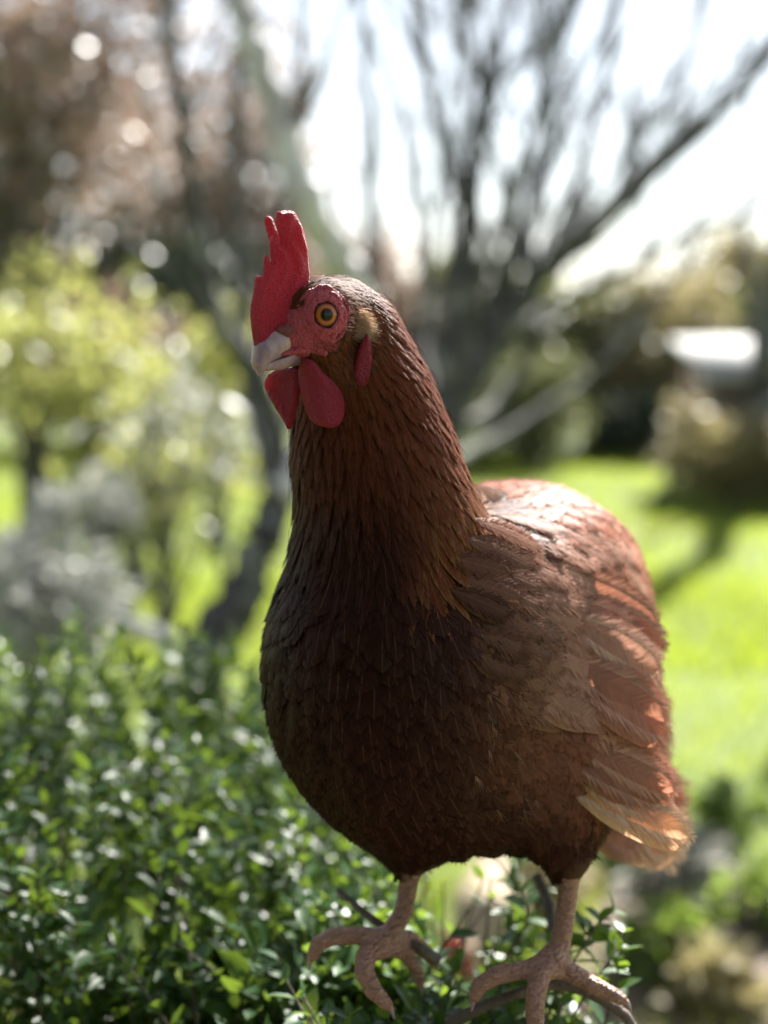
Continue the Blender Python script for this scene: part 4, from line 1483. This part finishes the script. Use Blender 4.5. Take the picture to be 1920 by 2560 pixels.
limbB(bare, pxpath([(1440, 615, -.1), (1530, 500, .4), (1600, 350, .8), (1690, 200, 1.0), (1760, 20, 1.2), (1800, -180, 1.2)], D2), .022, .012, M_BARKD, n=26, tw=tw, ntw=8, tl=.5)
limbB(bare, pxpath([(1240, 850, 0), (1400, 760, .3), (1560, 680, .5), (1700, 590, .6), (1850, 540, .8), (2000, 440, .9)], D2), .030, .012, M_BARKD, n=30, tw=tw, ntw=9, tl=.5)
limbB(bare, pxpath([(1110, 1100, 0), (1260, 980, .4), (1330, 860, .5), (1340, 760, .5)], D2), .030, .020, M_BARKD, n=20, tw=tw, ntw=4, tl=.4)
limbB(bare, pxpath([(1090, 1150, 0), (1230, 820, -.3), (1330, 560, -.5), (1380, 330, -.6), (1360, 100, -.6), (1330, -150, -.6)], D2 + .8), .020, .010, M_BARKD, n=30, tw=tw, ntw=9, tl=.5)
limbB(bare, pxpath([(1070, 1180, 0), (1250, 1090, .5), (1450, 960, .8), (1600, 820, 1.0), (1720, 640, 1.1), (1790, 420, 1.2)], D2), .026, .010, M_BARKD, n=30, tw=tw, ntw=8, tl=.5)
rb = random.Random(21)
for k_ in range(16):
    f_ = k_ / 15
    xs = rb.uniform(1080, 1330); ys = 1150 - (xs - 1080) * 1.5 - rb.uniform(0, 80)
    xe = 830 + 1120 * f_ + rb.uniform(-60, 60); ye = -120 if f_ < .85 else rb.uniform(0, 400)
    d_ = rb.uniform(-.8, 1.2)
    limbB(bare, pxpath([(xs, ys, 0), (xs + (xe - xs) * .22 + rb.uniform(-20, 20), ys + (ye - ys) * .33, d_ * .5), (xs + (xe - xs) * .55 + rb.uniform(-40, 40), ys + (ye - ys) * .66, d_ * .8), (xe, ye, d_)], D2), .018, .008, M_BARKD, n=22, tw=tw, ntw=6, tl=.5, sides=7)
obj("twigs", tw.mesh("twigs", [M_BARKD]), bare, kind="stuff")

edge = thing("tree_trunk", "dark leaning tree trunk at the right edge of the lawn", "tree", tuple(V3(*WG(1965, 1262, 0.0))))
limb(edge, [WG(1965, 1262, -.05), W(1930, 1120, 11.6), W(1908, 980, 11.6), W(1915, 850, 11.6), W(1960, 640, 11.6), W(2030, 300, 11.6), W(2070, -300, 11.6)], .17, .09, M_BARKD, n=30, name="trunk")
limb(edge, [W(1912, 900, 11.6), W(1880, 740, 11.8), W(1860, 560, 11.9), W(1880, 300, 12.0), W(1850, 50, 12.0)], .05, .02, M_BARKD, n=20)

# ---- leafy shrubs and trees behind
def bush(name, label, cat, cen, rad, n, leaf, mat, clumps=26, trunk=None, group=None, spread=.30, tonebias=.5, aspect=.55, mb=None):
    cen = np.asarray(cen, float); rad = np.asarray(rad, float)
    t = thing(name, label, cat, (cen[0], cen[1], 0.0), group)
    dirs = rand_dirs(clumps)
    cc = cen + dirs * rad * (RNG.random((clumps, 1)) ** .4) * .85
    cc[:, 2] = np.maximum(cc[:, 2], .08)
    ct = np.clip(RNG.normal(tonebias, .22, clumps), 0, 1)
    ci = RNG.integers(0, clumps, n)
    P = cc[ci] + rand_dirs(n) * (RNG.random((n, 1)) ** .5) * rad.mean() * spread * 1.5
    ok = P[:, 2] > .01
    P = P[ok]; ci = ci[ok]
    T_ = unit(unit(P - cen) * .7 + rand_dirs(len(P)) + V3(0, 0, -.15))
    Nn = unit(rand_dirs(len(P)) + V3(0, 0, .7))
    tone = np.clip(ct[ci] + RNG.normal(0, .18, len(P)), 0, 1)
    ls = leaf * RNG.uniform(.6, 1.4, len(P))
    b_ = leaf_blades(P, T_, Nn, ls, ls * aspect, .2, .15, tone[:, None] * np.ones((1, 3)))
    obj("crown", b_.mesh("crown", [mat]), t, kind="stuff")
    tb = Bag()
    base = V3(cen[0], cen[1], -.05)
    r_ = trunk or max(.02, rad.mean() * .06)
    tube(tb, catmull([base, base * .5 + cen * .5 + V3(.05, .03, 0) * rad.mean(), cen], 10), np.linspace(r_, r_ * .6, 10), 8)
    for c in cc[:min(clumps, 16)]:
        st = base + (cen - base) * RNG.uniform(.35, .95)
        tube(tb, catmull([st, (st + c) * .5 + V3(0, 0, .1) * rad.mean(), c], 7), np.linspace(r_ * .45, r_ * .12, 7), 5, cap=False)
    obj("trunk", tb.mesh("trunk", [mb or M_BARKD]), t)
    return t

M_COPPER = leaf_mat("copper_leaf", (0.17, 0.145, 0.125), (0.44, 0.39, 0.34), trans=.32, rough=.4, tcol=(0.40, 0.26, 0.19), spec=.5)
M_GREY = leaf_mat("grey_leaf", (0.14, 0.14, 0.12), (0.42, 0.42, 0.37), trans=.35, rough=.4, spec=.5)
M_LIME = leaf_mat("lime_leaf", (0.16, 0.18, 0.06), (0.40, 0.41, 0.16), trans=.5, rough=.4, tcol=(0.55, 0.57, 0.17))
M_OLIVE = leaf_mat("olive_leaf", (0.050, 0.070, 0.030), (0.15, 0.165, 0.075), trans=.35, rough=.45, tcol=(0.24, 0.26, 0.10))
M_TAN = leaf_mat("tan_leaf", (0.15, 0.125, 0.065), (0.32, 0.28, 0.15), trans=.4, rough=.5, tcol=(0.42, 0.36, 0.17))
M_DEEP = leaf_mat("evergreen_leaf", (0.016, 0.028, 0.018), (0.05, 0.075, 0.04), trans=.2, rough=.4)
M_SILVER = leaf_mat("silver_leaf", (0.28, 0.28, 0.26), (0.60, 0.60, 0.56), trans=.35, rough=.4, spec=.6)

bush("copper_tree", "tall tree with faded copper-brown leaves at the upper left", "tree", W(40, 230, 6.8), (1.05, .95, 1.02), 6500, .075, M_COPPER, 60, .09, spread=.26)
bush("copper_tree", "smaller brown-leaved tree behind the grey limbs left of the comb", "tree", W(520, 420, 9.0), (.75, .8, .95), 3600, .085, M_COPPER, 40, .07, spread=.28, tonebias=.4)
bush("evergreen_bush", "dark evergreen bush in the gap under the copper tree", "bush", W(330, 730, 7.6), (.75, .5, .35), 2600, .07, M_DEEP, 26)
bush("lime_bush", "bright yellow-green bush at the left edge of the picture", "bush", W(90, 960, 5.6), (.46, .4, .46), 1500, .055, M_LIME, 26, group="yellow-green bushes")
bush("lime_bush", "yellow-green bush right beside the curved grey stem", "bush", W(540, 1000, 5.8), (.26, .35, .42), 950, .055, M_LIME, 18, group="yellow-green bushes")
bush("lime_bush", "low yellow-green bush between the silvery plants", "bush", W(310, 1040, 5.4), (.26, .3, .36), 850, .05, M_LIME, 16, group="yellow-green bushes", tonebias=.4)
bush("grey_shrub", "pale grey-leaved shrub in front of the yellow-green bushes", "shrub", W(400, 1130, 4.9), (.38, .35, .30), 300, .06, M_SILVER, 34, tonebias=.7)
bush("lime_bush", "loose yellow-green shrub standing nearest the low pale branch", "bush", W(390, 1190, 4.6), (.36, .28, .26), 330, .05, M_LIME, 26, group="yellow-green bushes", tonebias=.6)
bush("grey_shrub", "grey-brown shrub in the middle of the left bank, under the evergreen bush", "shrub", W(250, 880, 6.2), (.42, .3, .18), 900, .06, M_COPPER, 20, tonebias=.6)
bush("silver_plant", "silvery white-leaved plant at the left edge above the hedge", "plant", W(70, 1480, 3.4), (.20, .2, .17), 900, .075, M_SILVER, 18, aspect=.22, tonebias=.5)
bush("silver_plant", "small silver-leaved plant beside the low pale branch", "plant", W(215, 1290, 4.3), (.17, .15, .12), 420, .05, M_SILVER, 14, aspect=.4)

bush("added_shade_tree", "added leafy tree, unseen past the right edge, that dapples the hedge", "tree", V3(-.36, 1.00, 1.18) + np.array(SUN_DIR) * 7.2, (.34, .36, .42), 150, .085, M_OLIVE, 26, .045, spread=.35)  # added out of frame to break up the sun on the hedge

far = [(700, 470, 15.0, 1.05, M_COPPER, "brown far tree just right of the pale limb"), (900, 540, 16.5, .95, M_COPPER, "dull brown far tree above the hen's head"),
       (1090, 620, 17.0, .95, M_OLIVE, "olive far bush straight behind the bare tree"), (1290, 650, 16.0, .9, M_OLIVE, "dark olive far bush where the branches fork"),
       (1470, 680, 17.0, .95, M_OLIVE, "grey-green far bush right of the fork of the bare tree"), (1640, 640, 16.5, .95, M_TAN, "tan far bush left of the white roof"),
       (1830, 560, 18.5, 1.15, M_TAN, "tall tan far tree behind the white roof"), (2010, 620, 17.0, 1.0, M_OLIVE, "olive far tree at the right margin behind the trunk"),
       (330, 560, 16.5, 1.0, M_OLIVE, "olive far tree behind the evergreen bush on the left"), (-150, 480, 16.0, 1.2, M_OLIVE, "far tree beyond the copper tree, past the left edge"),
       (-650, 500, 16.5, 1.3, M_TAN, "tan far tree past the left edge"), (-1200, 480, 17.0, 1.4, M_OLIVE, "outermost far tree past the left edge"), (2350, 560, 17.0, 1.2, M_TAN, "tan far tree past the right edge")]
for x, ty, D, r, mt, lab in far:
    top = W(x, ty, D)[2]
    gx_ = W(x, 810, D)
    h_ = top / 2
    bush("far_tree", lab, "tree", (gx_[0], gx_[1], h_ + .05), (r, .8, h_ * .95), 3000, .13, mt, 40, .07, group="trees beyond the lawn", spread=.28, tonebias=.45 + .1 * (mt is M_TAN))
bush("border_bush", "low dark bush at the far edge of the lawn, under the far trees", "bush", (W(1560, 1080, 15.5)[0], 15.3, .35), (.55, .4, .30), 1200, .09, M_DEEP, 18)
bush("border_bush", "low tan bush in front of the shed wall", "bush", (W(1830, 1000, 11.3)[0], 11.3, .48), (.60, .35, .44), 2200, .09, M_TAN, 22, tonebias=.5)
bush("border_bush", "olive border bush behind the hen's back", "bush", (W(1330, 1040, 14.5)[0], 14.4, .6), (.75, .4, .55), 2000, .09, M_OLIVE, 24, tonebias=.6)

# ---- added unseen yew hedge and soil behind the viewer, cutting front light
M_BLOCKER = leaf_mat("blocker_leaf", (0.010, 0.018, 0.010), (0.026, 0.042, 0.020), trans=.1, rough=.6, spec=.2)
blocker = thing("light_blocker_hedge", "added unseen yew hedge on the viewer's side of the garden", "hedge", (-1.9, -1.2, 0))
yb = Bag()
yx = np.linspace(-4.6, .50, 44); yz = np.linspace(-.05, 3.3, 28)
XX, ZZ = np.meshgrid(yx, yz, indexing='ij')
fr = np.stack([XX, -.85 + .08 * np.sin(XX * 3.1) * np.sin(ZZ * 2.7) + RNG.normal(0, .03, XX.shape), ZZ], -1)
bk = fr + V3(0, -.8, 0)
nz_ = len(yz)
ii, jj = np.meshgrid(np.arange(len(yx) - 1), np.arange(nz_ - 1), indexing='ij')
a_ = (ii * nz_ + jj).ravel()
q1 = np.stack([a_, a_ + 1, a_ + nz_ + 1, a_ + nz_], 1)
yb.add(fr.reshape(-1, 3), q1); yb.add(bk.reshape(-1, 3), q1[:, ::-1])
top = np.stack([fr[:, -1], bk[:, -1]], 1).reshape(-1, 3)
k2 = np.arange(len(yx) - 1) * 2
yb.add(top, np.stack([k2, k2 + 1, k2 + 3, k2 + 2], 1))
for e_ in (0, -1):
    side_ = np.stack([fr[e_], bk[e_]], 1).reshape(-1, 3)
    k2 = np.arange(nz_ - 1) * 2
    yb.add(side_, np.stack([k2, k2 + 1, k2 + 3, k2 + 2], 1))
obj("inner_mass", yb.mesh("inner_mass", [M_BLOCKER]), blocker)
pf = fr.reshape(-1, 3)[RNG.integers(0, fr.size // 3, 5000)] + RNG.normal(0, .05, (5000, 3))
obj("foliage", leaf_blades(pf, unit(V3(0, .8, .3) + rand_dirs(5000) * .8), rand_dirs(5000), .10, .04).mesh("foliage", [M_BLOCKER]), blocker, kind="stuff")
sp_ = np.array([(-4.5, -1.2, .03), (2.2, -1.2, .03), (2.2, .2, .03), (1.6, .66, .03), (-4.5, .66, .03)])
obj("added_soil", mesh_np("added_soil", np.vstack([sp_, [(-.6, -.2, .05)]]), None, np.array([[i, (i + 1) % 5, 5] for i in range(5)]), True, [soil_mat()]), kind="structure")  # added unseen sheet, cuts green bounce from the lawn

# ---- shed with a white roof
def boxm(lo, hi):
    x0, y0, z0 = lo; x1, y1, z1 = hi
    V = [(x0, y0, z0), (x1, y0, z0), (x1, y1, z0), (x0, y1, z0), (x0, y0, z1), (x1, y0, z1), (x1, y1, z1), (x0, y1, z1)]
    return np.array(V, float), np.array([[0, 3, 2, 1], [4, 5, 6, 7], [0, 1, 5, 4], [1, 2, 6, 5], [2, 3, 7, 6], [3, 0, 4, 7]])
def plain(name, c, rough=.7):
    m, nt, out = nmat(name)
    geo = N(nt, "ShaderNodeNewGeometry")
    no = noise_n(nt, 5.0, 4, .6, geo.outputs["Position"])
    pr = N(nt, "ShaderNodeBsdfPrincipled", Roughness=rough)
    L(nt, mixc(nt, no.outputs[0], tuple(x * .8 for x in c), c), pr.inputs["Base Color"])
    L(nt, pr.outputs[0], out.inputs[0])
    return m
M_WALL = plain("shed_boards", (.14, .11, .085)); M_ROOF = plain("white_roof", (.42, .42, .40), .7); M_DOOR = plain("shed_door", (.09, .08, .07))
sx0 = W(1760, 900, 12.0)[0]; sz = W(1700, 940, 12.0)[2] + .16; SY = 12.0
shed = thing("garden_shed", "low garden shed with a sunlit white roof at the right edge", "shed", (sx0 + 1.1, 12.5, 0))
v_, q_ = boxm((sx0 + .10, SY, 0), (sx0 + 2.2, SY + 1.3, sz - .10)); obj("wall", mesh_np("wall", v_, q_, None, False, [M_WALL]), shed)
v_, q_ = boxm((sx0, SY - .15, sz - .19), (sx0 + 2.3, SY + 1.45, sz - .13)); v_[v_[:, 1] > SY + .5, 2] += .26
obj("roof", mesh_np("roof", v_, q_, None, False, [M_ROOF]), shed)
v_, q_ = boxm((sx0 + .5, SY - .025, 0.02), (sx0 + 1.1, SY, sz - .35)); obj("door", mesh_np("door", v_, q_, None, False, [M_DOOR]), shed)

# ---- stones by the foot of the garden tree
def stone_mat():
    m, nt, out = nmat("stone")
    geo = N(nt, "ShaderNodeNewGeometry")
    no = noise_n(nt, 20.0, 5, .65, geo.outputs["Position"])
    pr = N(nt, "ShaderNodeBsdfPrincipled", Roughness=.8)
    L(nt, mixc(nt, no.outputs[0], (.20, .205, .225), (.42, .42, .44)), pr.inputs["Base Color"])
    L(nt, bump_n(nt, no.outputs[0], .8, .02), pr.inputs["Normal"])
    L(nt, pr.outputs[0], out.inputs[0])
    return m
M_STONE = stone_mat()
def stone(label, p, r, seed):
    Vs, Qs = sphere_np(1.0, 28, 18)
    g = np.random.default_rng(seed)
    k = g.standard_normal((5, 3)) * 2.2
    f = 1 + .10 * np.sin(Vs @ k[0] + 1) + .08 * np.sin(Vs @ k[1]) + .06 * np.sin(Vs @ k[2] * 2 + 2) + .03 * np.sin(Vs @ k[3] * 4)
    Vs = Vs * f[:, None] * np.array(r)
    o = obj("stone", mesh_np("stone", Vs, Qs, None, True, [M_STONE]), label=label, category="stone", group="stones below the garden tree")
    o.location = p
stone("blue-grey stone on the lawn just left of the hen's belly", tuple(WG(655, 1800, .10)), (.085, .07, .14), 4)
stone("pale rounded stone at the foot of the garden tree, behind the hedge", tuple(WG(470, 1760, .06)), (.10, .09, .09), 5)

# ---- low plants on the bed and the lawn's near end
M_LOW = leaf_mat("low_leaf", (0.07, 0.11, 0.035), (0.20, 0.27, 0.08), trans=.45, rough=.35, tcol=(0.26, 0.36, 0.06))
for (x, y, r, mt, lab) in [(1850, 2080, .13, M_LOW, "leafy plant on the bed nearest the lawn at the right"), (1700, 2230, .12, M_GREY, "greyish plant in the middle of the bed"),
                           (1880, 2330, .12, M_LOW, "green plant at the right edge of the bed"), (1640, 2440, .10, M_LOW, "small green plant right of the hen's foot"),
                           (1790, 2520, .11, M_TAN, "withered tan plant at the bottom right"), (1560, 2120, .11, M_LOW, "plant at the near end of the lawn under the tail"),
                           (1330, 2250, .12, M_TAN, "withered plant seen between the hen's legs")]:
    g_ = WG(x, y, .05)
    bush("low_plant", lab, "plant", (g_[0], g_[1], .10), (r, r, .085), 260, .055, mt, 12, .006, group="low plants on the bed")

# ---- the second hen, down on the ground behind the hedge
M_CREAM = skin_mat("cream_plumage", (0.34, 0.27, 0.17), (0.50, 0.41, 0.28), .6, 90, .8, 0.0)
hen2 = thing("pale_hen", "cream hen with red comb on the ground, seen between the brown hen's legs", "hen", tuple(V3(*W(1230, 2290, 3.05)[:2], .05)))
c2 = W(1225, 2285, 3.02)
hd = W(1160, 2372, 2.86)
L2a = V3(c2[0] - .03, c2[1] - .01, .05); L2b = V3(c2[0] + .04, c2[1], .05)
def sd2(P):
    d = sd_ell(P, c2, V3(.075, .12, .085))
    d = smin(d, sd_cap(P, c2 + V3(.01, .08, .02), .05, c2 + V3(.02, .17, .12), .022), .05)
    d = smin(d, sd_cap(P, c2 + V3(-.02, -.07, .02), .050, hd + V3(.01, .01, -.01), .022), .04)
    d = smin(d, sd_ell(P, hd, V3(.019, .028, .021)), .01)
    d = smin(d, sd_cap(P, hd + V3(-.005, -.022, -.004), .009, hd + V3(-.01, -.045, -.014), .002), .006)
    for lg in (L2a, L2b):
        d = smin(d, sd_cap(P, lg + V3(0, .02, .11), .028, lg + V3(0, .02, .07), .010), .02)
        d = smin(d, sd_cap(P, lg + V3(0, .02, .07), .007, lg, .006), .01)
        for q in (-.022, 0, .022):
            d = smin(d, sd_cap(P, lg, .006, lg + V3(q, -.035, -.004), .004), .004)
    return d
Vb, Qb = sdf_mesh(sd2, c2 - V3(.16, .28, .26), c2 + V3(.16, .28, .24), .004)
obj("body", mesh_np("body", Vb, Qb, None, True, [M_CREAM]), hen2)
plate("comb", hen2, M_COMB, [(1100, 2395), (1095, 2370), (1108, 2340), (1118, 2352), (1128, 2326), (1140, 2344), (1152, 2335), (1165, 2360), (1172, 2385), (1150, 2400), (1125, 2405)], hd + V3(-.004, -.026, .010), [.3, -.95, .1], T=.006, R=.008, h=.002)
plate("wattle", hen2, M_WATTLE, [(1120, 2400), (1150, 2396), (1175, 2400), (1190, 2420), (1170, 2440), (1140, 2440)], hd + V3(0, -.034, -.010), [.2, -.95, .1], T=.005, R=.007, h=.002)
